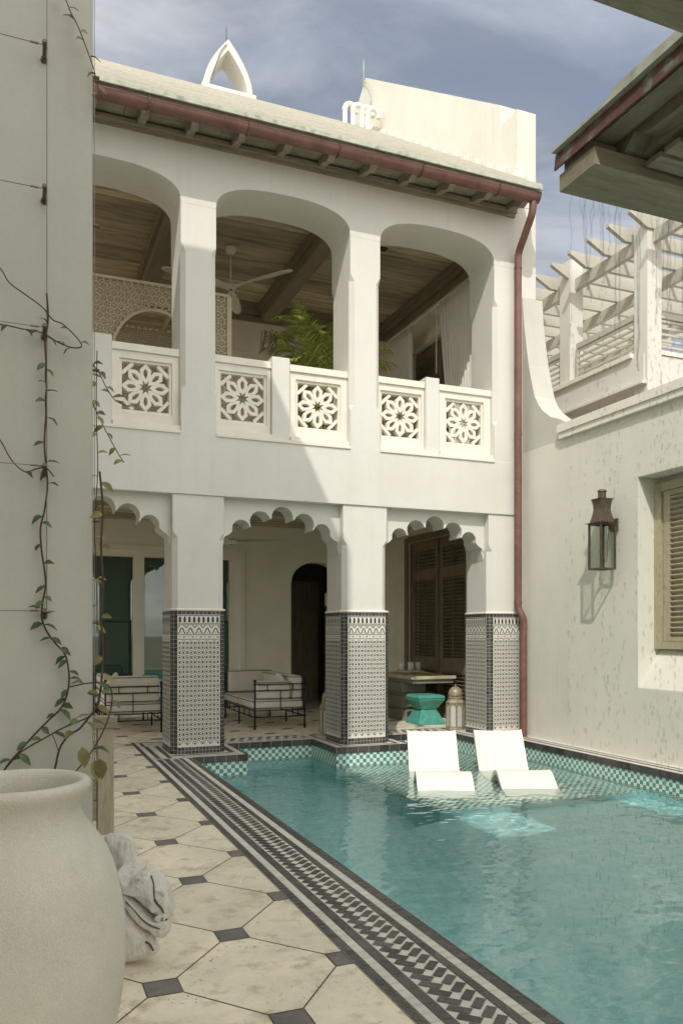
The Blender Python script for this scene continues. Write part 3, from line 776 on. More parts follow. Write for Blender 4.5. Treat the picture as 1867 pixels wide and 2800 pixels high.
# pointed roof vent, lightning rods and plumbing vents
b = MB()
def parch(w_, z0_, zp, n=10, x=3.90):
    # pointed arch outline, bottom left -> apex -> bottom right
    out = []
    for i in range(n + 1):
        t = i/n; out.append((x - w_*math.cos(t*math.pi/2)**.9, z0_ + (zp-z0_)*math.sin(t*math.pi/2)**1.12 if t < 1 else zp))
    L_ = [(x - w_*(1 - (i/n)**1.75), z0_ + (zp-z0_)*(i/n)) for i in range(n + 1)]
    return L_ + [(2*x-u, v) for u, v in reversed(L_[:-1])]
o_, i_ = parch(.50, 12.42, 13.42), list(reversed(parch(.385, 12.42, 13.20)))
b.prism(o_ + i_, XZ, 15.68, 16.25)
b.box(3.36, 15.66, 12.2, 4.47, 16.27, 12.42)
b.prism([(3.5,12.425), (4.2,12.425), (3.85,12.72)], XZ, 16.3, 16.7)
vent = b.build('pointed_vent', M['plaster'], rf)
b = MB(); b.tube([(3.86,15.7,13.3), (3.86,15.7,13.68)], .010, 6); b.tube(spline([(3.86,15.665,13.3), (3.76,15.66,13.15), (3.70,15.66,13.0), (3.62,15.66,12.75), (3.56,15.66,12.5)], 3), .008, 5)
b.build('lightning_rod', M['verdigris'], vent)
b = MB(); b.tube([(6.94,15.9,13.4), (6.94,15.9,13.98)], .010, 6); b.tube(spline([(6.94,15.88,13.5), (6.93,15.6,13.2), (6.93,15.5,12.85), (6.95,15.7,12.6)], 3), .009, 5)
b.build('lightning_rod', M['drip'], par)
for x, y, h in ((6.42,15.45,.34), (6.58,15.4,.36), (6.66,15.1,.36), (6.72,14.95,.36)):
    b = MB(); z = z0 + SL*(y-y0); r = .062
    b.tube([(x-.1,y,z-.1), (x-.1,y,z+h)] , .048, 12); b.tube([(x-.1,y,z+h-.04), (x-.1,y,z+h+.02)], .058, 12)
    b.tube([(x-.1+.12-.12*math.cos(a), y-.1*math.sin(a)*0, z+h+.12*math.sin(a)) for a in [math.pi*i/12 for i in range(13)]] + [(x+.14,y,z+h-.05)], .05, 12)
    vp = b.build('plumbing_vent', M['pvc'], rf); smooth_by_angle(vp, 50)

# ------------------------------------------------------------------ left wing of the house, its cables and vine
XL, YL = .286, 3.446
wing = thing('house_wing', 'plain grey plaster wing rising at the left edge, with steel cables on it', 'building', (XL, YL, 0))
b = MB()
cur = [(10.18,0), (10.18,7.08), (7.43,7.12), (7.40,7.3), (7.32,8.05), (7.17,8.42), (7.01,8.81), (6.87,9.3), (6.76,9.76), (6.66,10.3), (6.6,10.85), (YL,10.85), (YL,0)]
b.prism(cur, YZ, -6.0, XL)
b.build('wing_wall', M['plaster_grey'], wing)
b = MB(); b.box(-6.0, -8.0, 0, -1.3, YL-.002, 10.85); b.build('unseen_shade_block', M['plaster_grey'], wing)  # unseen block added behind the camera to shade the wing front and deck
trel = thing('wire_trellis', 'thin steel cables on short pegs across the grey wing wall, carrying the vine', 'trellis', (.1, YL, 2))
def peg(x, y, z, d, drop=.0):
    b = MB(); d = Vector(d); p = Vector((x, y, z))
    b.tube([p, p + d*.012], .013, 10); b.tube([p + d*.01, p + d*.075], .0075, 8); b.tube([p + d*.07, p + d*.085], .009, 8)
    b.build('peg', M['bronze'], trel)
for z in (3.86, 3.29, 2.74, 2.19, 1.615):
    peg(.098, YL - .0005, z, (0,-1,.28))
    b = MB(); b.tube([(-1.29,YL-.062,z+.022), (.09,YL-.062,z+.022)], .0018, 5); b.tube([(.045,YL-.062,z+.022), (.075,YL-.062,z+.022)], .0045, 6)
    b.build('cable', M['steel'], trel)
b = MB(); b.tube([(.108,YL-.055,5.3), (.106,YL-.055,1.62)], .0018, 5); b.build('cable', M['steel'], trel)
for z in (5.0, 4.28, 3.55, 2.84, 2.1, 1.6):
    peg(XL + .0005, 4.1, z, (1,0,0))
b = MB(); b.tube([(XL+.062,4.1,5.8), (XL+.062,4.1,.9)], .0018, 5); b.tube([(XL+.055,4.1,4.93), (XL+.01,4.35,4.3)], .0015, 5); b.tube([(XL+.055,4.1,4.2), (XL+.01,4.35,3.6)], .0015, 5); b.tube([(XL+.055,4.1,3.5), (XL+.01,4.35,2.9)], .0015, 5)
b.build('cable', M['steel'], trel)

def leaf(b, p, d, up, L, w, fold=.25, mi=0, droop=.2):
    p = Vector(p); d = Vector(d).normalized(); up = Vector(up); s = d.cross(up).normalized(); n = s.cross(d).normalized()
    mid = [p, p + d*L*.45 + n*L*.04, p + d*L - n*L*droop]
    i = len(b.v)
    lf = [p + d*L*.25 + s*w*.42 + n*w*fold, p + d*L*.55 + s*w*.5 + n*w*fold, p + d*L*.82 + s*w*.25 + n*w*fold*.4 - n*L*droop*.5]
    rt = [p + d*L*.25 - s*w*.42 + n*w*fold, p + d*L*.55 - s*w*.5 + n*w*fold, p + d*L*.82 - s*w*.25 + n*w*fold*.4 - n*L*droop*.5]
    b.raw([*mid, *lf, *rt], [(0,3,4,1), (1,4,5,2), (0,1,7,6), (1,2,8,7)], mi)
rv = random.Random(11)
def vine_leaves(b, path, n, L, mi, t0=0., t1=1., out=(0,-1,0), cl=1):
    for k in range(n):
        t = t0 + (t1-t0)*(k + rv.uniform(.1,.9))/n
        i = min(int(t*(len(path)-1)), len(path)-2); f = t*(len(path)-1) - i
        p = path[i].lerp(path[i+1], f); tg = (path[i+1]-path[i]).normalized()
        for c in range(cl):
            side = Vector((1 if (k + c) % 2 else -1, rv.uniform(-.9,-.1), rv.uniform(-.9,.35)))
            d = (side + tg*rv.uniform(-.3,.6)).normalized()
            leaf(b, p, d, Vector((rv.uniform(-.4,.4), rv.uniform(-.8,-.2), rv.uniform(.3,1))), L*rv.uniform(.7,1.15), L*rv.uniform(.38,.55), rv.uniform(.1,.35), mi, rv.uniform(.05,.3))
vine = thing('climbing_vine', 'sparse green vine climbing from the sandy urn up the cables of the left wall', 'vine', (0, 2.85, .95))
yv = YL - .055
def W(pts, y=yv, wob=.006): return [Vector((x, y + rv.uniform(-wob, wob), z)) for x, z in pts]
main = W([(.104,2.63), (.102,2.57), (.106,2.528), (.102,2.482), (.104,2.416), (.099,2.348), (.098,2.281), (.105,2.199), (.109,2.133), (.098,2.035), (.083,1.967), (.086,1.885), (.098,1.796), (.102,1.737), (.091,1.67), (.088,1.61), (.105,1.558), (.14,1.506), (.176,1.46), (.19,1.385), (.186,1.317), (.161,1.25), (.119,1.207), (.063,1.15), (.008,1.086), (-.039,1.03)])
main = [Vector((.106,yv,2.9)), Vector((.112,yv,2.8)), Vector((.10,yv,2.71))] + main + [Vector((-.08,yv-.2,.97)), Vector((-.09,yv-.45,.93)), Vector((-.08,2.85,.80))]
def off(pts, y): return [Vector((p.x, y, p.z)) for p in pts]
br2 = W([(-.08,.98), (-.026,1.044), (.015,1.086), (.098,1.133), (.176,1.175), (.262,1.209), (.30,1.25), (.312,1.33)], yv - .02)
br3 = [Vector((-.06,2.9,.82)), Vector((.02,3.0,.90))] + W([(.07,.925), (.119,.958), (.137,1.019), (.154,1.093), (.19,1.144), (.226,1.165), (.262,1.209), (.291,1.25), (.306,1.306), (.313,1.38), (.318,1.5), (.31,1.62), (.318,1.75), (.31,1.9), (.318,2.05), (.305,2.2)], yv - .04)
br4 = W([(.119,.953), (.161,.973), (.211,.999), (.269,1.072), (.313,1.146), (.343,1.229), (.35,1.305), (.328,1.344), (.262,1.349), (.19,1.336)], yv - .06)
br5 = W([(-.15,2.42), (-.066,2.303), (-.039,2.254), (-.012,2.213), (.029,2.183), (.07,2.2), (.105,2.203), (.133,2.172)])
br6 = W([(-.15,3.03), (-.067,2.973), (-.033,2.923), (.019,2.888), (.088,2.843), (.129,2.8), (.164,2.786), (.212,2.749), (.239,2.708), (.206,2.697), (.152,2.709), (.105,2.734), (.065,2.747), (.019,2.747), (-.038,2.751), (-.1,2.755)])
br7 = W([(.150,1.07), (.140,1.11), (.125,1.15)], yv-.05)
br8 = [Vector((-.10,2.8,.80)), Vector((-.05,3.0,.93)), Vector((-.03,3.2,.99)), Vector((-.085,3.3,1.05))]
st = MB(); lv = MB()
for pth, r0 in ((main, .0040), (br2, .0032), (br3, .0042), (br4, .0030), (br5, .0026), (br6, .0026), (br7, .002), (br8, .003)):
    sp = spline(pth, 4); st.tube(sp, r0, 6)
vine_leaves(lv, spline(main, 4), 30, .052, 0, .02, .9)
vine_leaves(lv, spline(main, 4), 8, .055, 0, .52, .80)
vine_leaves(lv, spline(br2, 4), 7, .058, 0, .1, .95)
vine_leaves(lv, spline(br3, 4), 12, .06, 1, .35, 1)
vine_leaves(lv, spline(br4, 4), 7, .062, 0, .15, 1)
vine_leaves(lv, spline(br5, 4), 3, .045, 0)
vine_leaves(lv, spline(br6, 4), 7, .05, 0, .4, 1)
vine_leaves(lv, spline(br8, 4), 3, .05, 0, .4, 1)
for p in ((.235,1.10), (.283,1.045), (.30,1.05)):
    leaf(lv, (p[0], yv-.08, p[1]), (.1,-.3,-1), (.2,-1,.1), .085, .05, .12, 1, .02)
so_ = st.build('stem', M['stem'], vine, smooth=True); lv.build('leaves', [M['leaf'], M['leaf_olive']], vine, smooth=True)
hang = thing('hanging_vine', 'thin stems with olive and brown leaves drooping off the right edge of the left wing', 'vine', (XL+.02, 4.0, 2.6))
st = MB(); lv = MB()
for pts, y, mi, n in (([(.05,4.3), (.173,4.106), (.194,4.056), (.224,3.998), (.251,3.933), (.285,3.843), (.3,3.781), (.321,3.735)], YL-.05, 2, 9),
                 ([(.30,2.80), (.301,2.727), (.328,2.691), (.357,2.633), (.399,2.576), (.459,2.552)], YL+.2, 1, 10),
                 ([(.30,2.70), (.298,2.583), (.316,2.524), (.351,2.448), (.399,2.36), (.435,2.301)], YL+.2, 1, 9),
                 ([(.312,2.75), (.308,2.5), (.315,2.25), (.302,2.0), (.310,1.8), (.312,1.55)], YL+.1, 1, 12)):
    sp = spline(W(pts, y), 4); st.tube(sp, .0022, 5); vine_leaves(lv, sp, n, .05, mi, .1, 1)
st.build('stem', M['stem'], hang, smooth=True); lv.build('leaves', [M['leaf'], M['leaf_olive'], M['leaf_brown']], hang, smooth=True)

# ------------------------------------------------------------------ urn
urn = thing('urn_planter', 'large sandy textured urn with a flared rim in the lower left foreground', 'planter', (-.01, 2.81, 0))
b = MB()
prof = [(.20,0), (.245,.02), (.285,.12), (.322,.25), (.344,.38), (.352,.50), (.346,.62), (.326,.74), (.292,.84), (.245,.90), (.212,.945), (.203,.975), (.208,1.0), (.222,1.018), (.237,1.038), (.240,1.055), (.232,1.068), (.215,1.072), (.200,1.064), (.190,1.045), (.180,1.01), (.176,.97), (.19,.92), (.24,.86), (.0,.80)]
b.lathe([(max(r, .0005), z) for r, z in prof], (-.01,2.81,0), 72)
o = b.build('urn_body', M['pot'], urn, smooth=True); subsurf(o, 1)
b = MB(); b.lathe([(.0005,.835), (.21,.83)], (-.01,2.81,0), 32, close=False); b.build('soil', M['soil'], urn)

# ------------------------------------------------------------------ carved wooden beast on the floor
carv = thing('carved_beast', 'bleached cracked wood carving of a fish headed beast lying behind the urn', 'carving', (.54, 3.86, 0))
u_ = Vector((math.cos(math.atan(883.5/2187.5)), -math.sin(math.atan(883.5/2187.5)), 0)); v_ = Vector((-u_.y, u_.x, 0))
k = .000306; O = Vector((.535,3.828,0))
def blob(b, pts, D, vc=0., n=9, lean=(0,0), zb=2200, du=0., dz=0.):
    P = [((x-740)*k + du, (zb-y)*k + dz) for x, y in pts]
    # densify
    P2 = []
    for i in range(len(P)):
        a, c = P[i], P[(i+1) % len(P)]
        P2 += [a, ((a[0]+c[0])/2, (a[1]+c[1])/2)]
    cx = sum(p[0] for p in P2)/len(P2); cz = sum(p[1] for p in P2)/len(P2)
    rings = []
    for i in range(n):
        t = -1 + 2*i/(n-1); s = max(.12, (1-abs(t)**2.6)**.5)
        rings.append([O + u_*(cx+(x-cx)*s + lean[0]*t) + v_*(vc + D*t) + Vector((0,0,max(cz+(z-cz)*s + lean[1]*t, .001))) for x, z in P2])
    b.loft(rings)
b = MB()
blob(b, [(440,1080), (520,980), (600,890), (680,820), (770,775), (870,765), (970,795), (1060,850), (1130,930), (1180,1050), (1220,1180), (1240,1300), (1230,1420), (1205,1500), (1100,1470), (960,1405), (820,1295), (700,1180), (580,1100)], .092, 0)
blob(b, [(1205,1490), (1200,1600), (1185,1690), (1140,1760), (1080,1795), (1000,1770), (900,1690), (800,1590), (700,1450), (620,1330), (560,1240), (490,1180), (470,1110), (600,1150), (720,1250), (840,1380), (970,1480), (1090,1530)], .075, 0)
blob(b, [(300,1000), (470,1100), (520,1240), (600,1380), (700,1520), (800,1640), (900,1760), (960,1880), (1010,2000), (960,2060), (850,2110), (700,2150), (500,2180), (330,2190), (240,1900), (230,1400)], .085, .01)
blob(b, [(150,230), (230,195), (330,180), (440,190), (540,215), (610,270), (645,350), (660,450), (675,560), (710,660), (760,780), (700,880), (600,960), (480,1050), (380,1040), (320,900), (270,700), (210,500), (160,350)], .05, .18, lean=(-.01,0), du=-.045, dz=-.05)
blob(b, [(350,800), (720,800), (700,1000), (560,1150), (400,1150), (330,1000)], .14, .09)
def cr(bb, pts, r, vv=-.082):
    bb.tube(spline([O + u_*((x-740)*k) + v_*(vv + dv) + Vector((0,0,(2200-y)*k)) for x, y, dv in pts], 3), r, 6)
# raised lips, brow, eye ring, nostrils and grain ridges, fused into the body
for s_, dv_ in ((0, 0), (46, .003), (95, .006)):
    cr(b, [(520-s_*.4,1130+s_,.03), (640-s_*.4,1225+s_,.014), (770-s_*.5,1365+s_,.005), (900-s_*.5,1470+s_,.004), (1040-s_*.3,1535+s_,.012), (1170,1540+s_*1.1,.04)], .0068, -.080+dv_)
cr(b, [(690,1000,.024), (690,950,.022), (740,915,.018), (800,930,.014), (805,985,.011), (750,1005,.016), (690,1000,.024)], .0055)
cr(b, [(620,900,.04), (720,850,.03), (830,870,.02), (900,960,.01), (960,990,.006)], .010)
cr(b, [(1010,1000,.004), (1080,1010,.010), (1130,1090,.02)], .011)
for i_ in range(6): cr(b, [(850+26*i_,1040+14*i_,.006), (890+24*i_,1180+8*i_,.003), (960+18*i_,1330,.006)], .0042)
cr(b, [(1040,1390,.010), (1080,1420,.012), (1060,1465,.012), (1020,1440,.010), (1040,1390,.010)], .007); cr(b, [(1110,1400,.018), (1140,1430,.024), (1120,1470,.022)], .007)
o = b.build('carved_body', M['carving'], carv)
rm = o.modifiers.new('fuse', 'REMESH'); rm.mode = 'VOXEL'; rm.voxel_size = .0032; rm.use_smooth_shade = True
tx = bpy.data.textures.new('grain', 'CLOUDS'); tx.noise_scale = .022
dm = o.modifiers.new('carve', 'DISPLACE'); dm.texture = tx; dm.strength = .005; dm.mid_level = .5; dm.texture_coords = 'LOCAL'
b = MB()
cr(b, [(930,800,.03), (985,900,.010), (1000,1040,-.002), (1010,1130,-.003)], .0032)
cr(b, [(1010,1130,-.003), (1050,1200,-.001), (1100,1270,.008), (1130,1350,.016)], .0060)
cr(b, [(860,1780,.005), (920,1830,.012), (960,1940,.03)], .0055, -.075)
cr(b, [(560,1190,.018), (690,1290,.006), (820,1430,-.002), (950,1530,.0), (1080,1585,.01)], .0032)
b.build('crack_shade_line', M['carve_dark'], carv, smooth=True)  # raised dark strands, their colour standing in for shade in cracks and mouth gap
b = MB(); b.ball(O + u_*((745-740)*k) + v_*(-.072) + Vector((0,0,(2200-960)*k)), .009); b.build('carved_eye', M['carving'], carv, smooth=True)

# ------------------------------------------------------------------ low wooden gate beside the wing
gate = thing('low_gate', 'low weathered wooden gate with a thick post at the corner of the left wing', 'gate', (.6, 6.42, 0))
b = MB(); b.box(.565,6.37,.0,.686,6.49,.815); bevel(b.build('post', M['wood_z'], gate), .006)
b = MB(); b.box(.30,6.345,.816,.705,6.515,.905); bevel(b.build('top_rail', M['timber'], gate), .012, 3)
b = MB(); b.box(.30,6.40,.42,.535,6.46,.815); bevel(b.build('upper_board', M['wood_z'], gate), .004)
b = MB(); b.box(.30,6.385,.345,.56,6.45,.418); b.box(.30,6.39,.265,.56,6.45,.342); b.box(.30,6.392,.105,.562,6.45,.262); bevel(b.build('lower_boards', M['timber'], gate), .004)
b = MB(); b.tube([(.548 + .004*math.cos(i*1.3), 6.42 + .004*math.sin(i*1.3), .72-.012*i) for i in range(34)], .006, 6); b.build('rope', M['white_stone'], gate, smooth=True)

# ------------------------------------------------------------------ right hand courtyard wall
rw = thing('courtyard_wall', 'tall white plaster wall along the right side of the pool with a coping and a recessed shutter', 'wall', (7.05, 8, 0))
b = MB()
b.prism([[(-4,-.02), (-4,4.25), (10.195,4.25), (10.195,-.02)], [(6.1,.87), (7.748,.87), (7.748,3.46), (6.1,3.46)]], YZ, 7.05, 7.40)
b.box(7.40, 6.0, .5, 7.45, 7.9, 3.6)
b.raw([(7.05,6.1,.871), (7.05,7.747,.871), (7.39,7.747,.871), (7.39,6.1,.871), (7.39,7.747,1.345), (7.39,6.1,1.345)], [(0,1,4,5), (0,5,3), (1,2,4), (2,3,5,4), (0,3,2,1)])
b.build('wall_body', M['plaster_wall'], rw)
b = MB(); b.box(6.985, -4, 4.251, 7.47, 9.22, 4.335); b.box(6.965, -4, 4.335, 7.49, 9.24, 4.445); b.build('coping', M['cast'], rw)
# sweeping buttress between wall top and house corner
b = MB()
sw = [(10.19,6.62), (10.15,6.22), (10.09,5.86), (10.03,5.55), (9.955,5.27), (9.88,5.04), (9.79,4.89), (9.69,4.78), (9.50,4.64), (9.30,4.56), (9.10,4.455)]
b.prism([(10.195,4.253)] + [(10.195,6.62)] + sw + [(9.10,4.447), (9.245,4.446), (9.245,4.253)], YZ, 7.06, 7.42)
b.build('sweeping_buttress', M['plaster_grey'], rw)
wf = MB()
wf.box(7.30,6.15,1.35,7.389,6.27,3.39); wf.box(7.30,7.63,1.35,7.389,7.747,3.39); wf.box(7.30,6.271,1.35,7.389,7.629,1.44); wf.box(7.30,6.271,3.29,7.389,7.629,3.39)
win = wf.build('window_frame', M['shutter_light'], rw)
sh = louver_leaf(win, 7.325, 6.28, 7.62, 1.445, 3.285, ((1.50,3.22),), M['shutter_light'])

# ------------------------------------------------------------------ wall lantern
wl = thing('wall_lantern', 'bronze glass lantern hung on a bracket on the right courtyard wall, casting a slanting shadow', 'lantern', (6.84, 8.15, 2.34))
X0, X1, Y0l, Y1l, Z0l, Z1l = 6.72, 6.961, 8.03, 8.271, 2.345, 2.93
b = MB()
for x in (X0, X1-.022):
    for y in (Y0l, Y1l-.022): b.box(x, y, Z0l+.02, x+.022, y+.022, Z1l-.02)
for z in (Z0l, Z1l-.02):
    b.box(X0, Y0l, z, X1, Y0l+.022, z+.0198); b.box(X0, Y1l-.022, z, X1, Y1l, z+.0198); b.box(X0, Y0l+.0221, z, X0+.022, Y1l-.0221, z+.0198); b.box(X1-.022, Y0l+.0221, z, X1, Y1l-.0221, z+.0198)
b.build('frame', M['bronze'], wl)
b = MB()
cx, cy = 6.8405, 8.1505
rings = []
for h, r in ((0,.148), (.006,.148), (.0061,.108), (.05,.098), (.12,.082), (.18,.074), (.24,.078), (.285,.088), (.31,.098), (.314,.06)):
    rings.append([(cx+sx*r, cy+sy*r, Z1l+.001+h) for sx, sy in ((-1,-1),(1,-1),(1,1),(-1,1))])
b.loft(rings)
b.lathe([(.05,Z1l+.316), (.05,Z1l+.40), (.062,Z1l+.405), (.058,Z1l+.415), (.035,Z1l+.43), (.001,Z1l+.437)], (cx,cy,0), 20)
b.build('hood', M['bronze'], wl)
b = MB()
b.box(X0+.01, Y0l+.024, Z0l+.021, X0+.013, Y1l-.024, Z1l-.021); b.box(X1-.013, Y0l+.024, Z0l+.021, X1-.01, Y1l-.024, Z1l-.021)
b.box(X0+.024, Y0l+.01, Z0l+.021, X1-.024, Y0l+.013, Z1l-.021); b.box(X0+.024, Y1l-.013, Z0l+.021, X1-.024, Y1l-.01, Z1l-.021)
b.build('glass', M['glass'], wl)
b = MB(); b.box(7.02, 8.09, 2.84, 7.049, 8.21, 3.0); b.box(6.962, 8.12, 2.86, 7.019, 8.18, 2.96); b.build('bracket', M['bronze'], wl)
b = MB(); b.tube(spline([(6.95,8.15,2.85), (6.93,8.15,2.7), (6.92,8.15,2.52), (6.90,8.15,2.45), (6.86,8.15,2.47), (6.845,8.15,2.50)], 4), .005, 6); b.tube([(6.845,8.15,2.49), (6.845,8.15,2.53)], .011, 8); b.build('gas_pipe', M['bronze'], wl)

# ------------------------------------------------------------------ roof terrace with pergola behind the wall
ter = thing('terrace_building', 'white building with a railed roof terrace seen above the right wall', 'building', (9.5, 11, 3.5))
b = MB()
b.box(8.98, 9.75, 5.45, 9.25, 16, 5.88); b.box(9.252, 9.72, 5.452, 16, 9.95, 5.878); b.box(8.9, 9.7, 5.40, 16, 16, 5.448)
b.box(9.9, 10.4, .0, 16, 16, 5.398)
b.build('terrace_wall', M['plaster'], ter)
b = MB(); b.box(8.93, 9.99, 5.885, 9.29, 16, 5.955); b.box(9.291, 9.70, 5.887, 16, 9.99, 5.957); b.build('terrace_sill', M['cast'], ter)
def rail_panel(p, q):
    t = MB(); p = Vector(p); q = Vector(q); up = Vector((0,0,1))
    t.bar(p+up*6.56, q+up*6.56, .06, .09); t.bar(p+up*5.985, q+up*5.985, .05, .05)
    for s in (p, q): t.bar(s+up*5.96, s+up*6.515, .055, .055)
    for z in (6.075, 6.17, 6.27, 6.37, 6.475): t.bar(p+up*z, q+up*z, .028, .035)
    t.build('railing', M['pergola'], ter)
for ya_, yb_ in ((10.02,11.45), (11.9,13.3), (13.7,15.2)): rail_panel((9.08,ya_,0), (9.08,yb_,0))
rail_panel((9.36,9.84,0), (12.0,9.84,0)); rail_panel((12.2,9.84,0), (15,9.84,0)); rail_panel((14.9,11,0), (14.9,15,0))
per = thing('pergola', 'pale painted pergola with slanted rafter ends on square plaster columns over the terrace', 'pergola', (9.1, 11, 5.5))
for x, y in ((9.0,9.69), (9.0,11.56), (9.0,13.43), (12.2,9.69), (12.2,13.43)):
    b = MB(); b.box(x, y, 5.96 if x > 10 else 3.4, x+.285, y+.285, 8.13); b.build('column', M['plaster'], per)
for x in (9.11, 10.5, 12.29):
    b = MB()
    segs = ((8.2,9.68), (9.98,11.555), (11.85,13.425), (13.72,15.8)) if x == 9.11 else ((8.2,15.8),)
    for y0_, y1_ in segs: b.box(x, y0_, 7.60, x+.085, y1_, 7.80)
    if x == 9.11:
        for s_, (y0_, y1_) in enumerate(segs):
            c_ = MB(); c_.box(x, y0_, 7.60, x+.085, y1_, 7.80); c_.build('beam', M['pergola'], per)
    else: b.build('beam', M['pergola'], per)
i = 0; y = 8.70
while y < 15.8:
    b = MB(); b.prism([(8.64,8.02), (8.64,7.97), (8.98,7.80), (13.2,7.80), (13.2,8.02)], lambda u, v, d: (u, d, v), y, y+.07); b.build('rafter', M['pergola'], per); y += .48
for x in (9.75, 11.3):
    b = MB(); b.box(x, 8.3, 8.021, x+.05, 15.7, 8.07); b.build('slat', M['pergola'], per)
ngh = thing('far_house', 'plain white gabled house end behind the terrace railing at the right edge', 'house', (16, 15, 0))
b = MB(); b.prism([(12.9,0), (12.9,8.7), (13.3,8.95), (18,7.4), (18,0)], XZ, 16.3, 22); b.build('house_wall', M['plaster'], ngh)
b = MB(); b.raw([(12.8,16.2,8.72), (13.3,16.2,9.03), (18.3,16.2,7.38), (12.8,22,8.72), (13.3,22,9.03), (18.3,22,7.38), (13.3,16.2,8.96), (18.3,16.2,7.3), (13.3,22,8.96), (18.3,22,7.3)], [(1,2,5,4), (0,1,4,3), (1,6,7,2), (4,5,9,8), (6,8,9,7)])
b.build('house_roof', M['white'], ngh)
b = MB(); b.tube([(14.3,16.22,0), (14.3,16.22,8.3)], .08, 10); b.build('downpipe', M['copper'], ngh)
nr = thing('distant_house', 'dark shingled hip roof of a house far behind the terrace railing', 'house', (24, 28, 0))
b = MB(); b.loft([[(21.6,30,10.4), (30,30,10.4), (30,38,10.4), (21.6,38,10.4)], [(24.0,33,13.9), (28,33,13.9), (28,35,13.9), (24.0,35,13.9)]]); b.build('hip_roof', M['olive_roof'], nr)
b = MB(); b.box(22.2, 30.6, 0, 29.4, 37.4, 10.38); b.build('house_wall', M['cream'], nr)

# ------------------------------------------------------------------ timber pavilion roof at top right with falling water
pav = thing('timber_pavilion', 'weathered timber pavilion roof with copper edge jutting in at the upper right, shedding water', 'pavilion roof', (2.8, 3.5, 3.9))  # pavilion and water stream coordinates scaled about the camera, baked into the literals
b = MB(); b.box(2.70, 3.27, 3.922, 4.0, 3.555, 4.012); b.build('front_beam', M['timber'], pav)
b = MB(); b.box(2.722, 3.33, 4.013, 2.889, 3.542, 4.079); b.build('end_block', M['timber'], pav)
b = MB()
b.prism([(3.546,4.151), (2.57,4.151), (2.57,4.034), (2.97,4.034), (3.078,4.038), (3.15,4.056), (3.204,4.09), (3.267,4.034), (3.348,4.014), (3.474,4.014)], YZ, 2.893, 2.997)
b.build('scroll_bracket', M['timber_y'], pav)
b = MB(); b.box(2.745, 2.57, 4.081, 2.808, 3.564, 4.128); b.box(2.809, 2.57, 4.092, 2.88, 3.56, 4.142); b.build('fascia', M['timber_y'], pav)
b = MB(); b.prism([(2.677,4.041), (2.687,4.041), (2.695,4.101), (2.745,4.115), (2.745,4.129), (2.687,4.124)], XZ, 2.57, 3.573); b.build('copper_flashing', M['verdigris'], pav)
b = MB()
for k in range(6):
    y = 3.24 - .125*k; b.box(3.001, max(y-.10, 2.571), 3.955, 3.99, y, 3.98)
b.build('soffit_slat', M['timber'], pav)
b = MB(); b.box(3.001, 2.57, 4.03, 3.99, 3.551, 4.125); b.build('soffit_backing', M['timber_y'], pav)
b = MB(); b.prism([(2.57,4.178), (2.75,4.18), (2.95,4.182), (3.096,4.182), (3.123,4.151), (3.573,4.146), (3.573,4.132), (2.57,4.132)], YZ, 2.66, 4.0); b.build('stone_roof', M['drip'], pav)

porch = thing('porch_roof', 'timber eave with boarded soffit crossing the top right corner, in front of the sky', 'porch roof', (2, 2.5, 4.0))
b = MB(); b.box(1.5, 2.385, 4.0, 4.8, 2.51, 4.14); b.build('edge_beam', M['timber'], porch)
b = MB(); y = 2.285
while y > -2.8: b.box(1.5, y-.16, 4.10, 4.8, y-.012, 4.121); y -= .16
b.build('soffit_board', M['timber'], porch)
for x in (1.6, 2.45, 4.6):
    b = MB(); b.prism([(2.384,4.02), (2.384,4.099), (-2.8,4.099), (-2.8,3.90), (1.99,3.90), (2.15,3.94), (2.24,4.0)], YZ, x, x+.11); b.build('bracket_beam', M['timber_y'], porch)
b = MB(); b.prism([(2.54,4.142), (2.54,4.175), (-3,4.3), (-3,4.142)], YZ, 1.45, 4.8); b.build('roof_slab', M['roof'], porch)
b = MB()
for x in (1.55, 4.5): b.box(x, -2.9, 0, x+.25, -2.65, 4.095)
b.build('post', M['timber_y'], porch)

rw_ = random.Random(5)
def stream(x, y, top, wdt, strands, seedv, length):
    q = random.Random(seedv); b = MB()
    for s in range(strands):
        ph = q.uniform(0, 6.28); pts = []; rs = []
        n = 26
        for i in range(n):
            t = i/(n-1); z = top - length*t; a = wdt*(1-t)**1.2*(1 if s % 2 else -1)*(.4 + .6*(s/ max(1, strands-1))) + .008*math.sin(ph + t*22)
            pts.append((x + a, y + .008*math.cos(ph + t*19), z)); rs.append(.0028 + .0022*abs(math.sin(t*31 + ph)))
        b.tube(pts, rs, 5)
    z = top - length*.82; sp = .03
    while z > -.2:
        f = (top - z)/4.4
        r = q.uniform(.003, .0065); dx = q.gauss(0, .010 + .022*f); dy = q.gauss(0, .012 + .02*f)
        b.ball((x+dx, y+dy, z), (r, r, r*q.uniform(1.4, 3.2 + 3*f)), 6, 5)
        if q.random() < .35: b.ball((x+dx+q.uniform(-.012,.012), y+dy, z+.01), (r*.8, r*.8, r*2), 6, 5)
        z -= q.uniform(.022, .055 + .08*f)
    return b.build('water_stream', M['drop'], None, smooth=True)
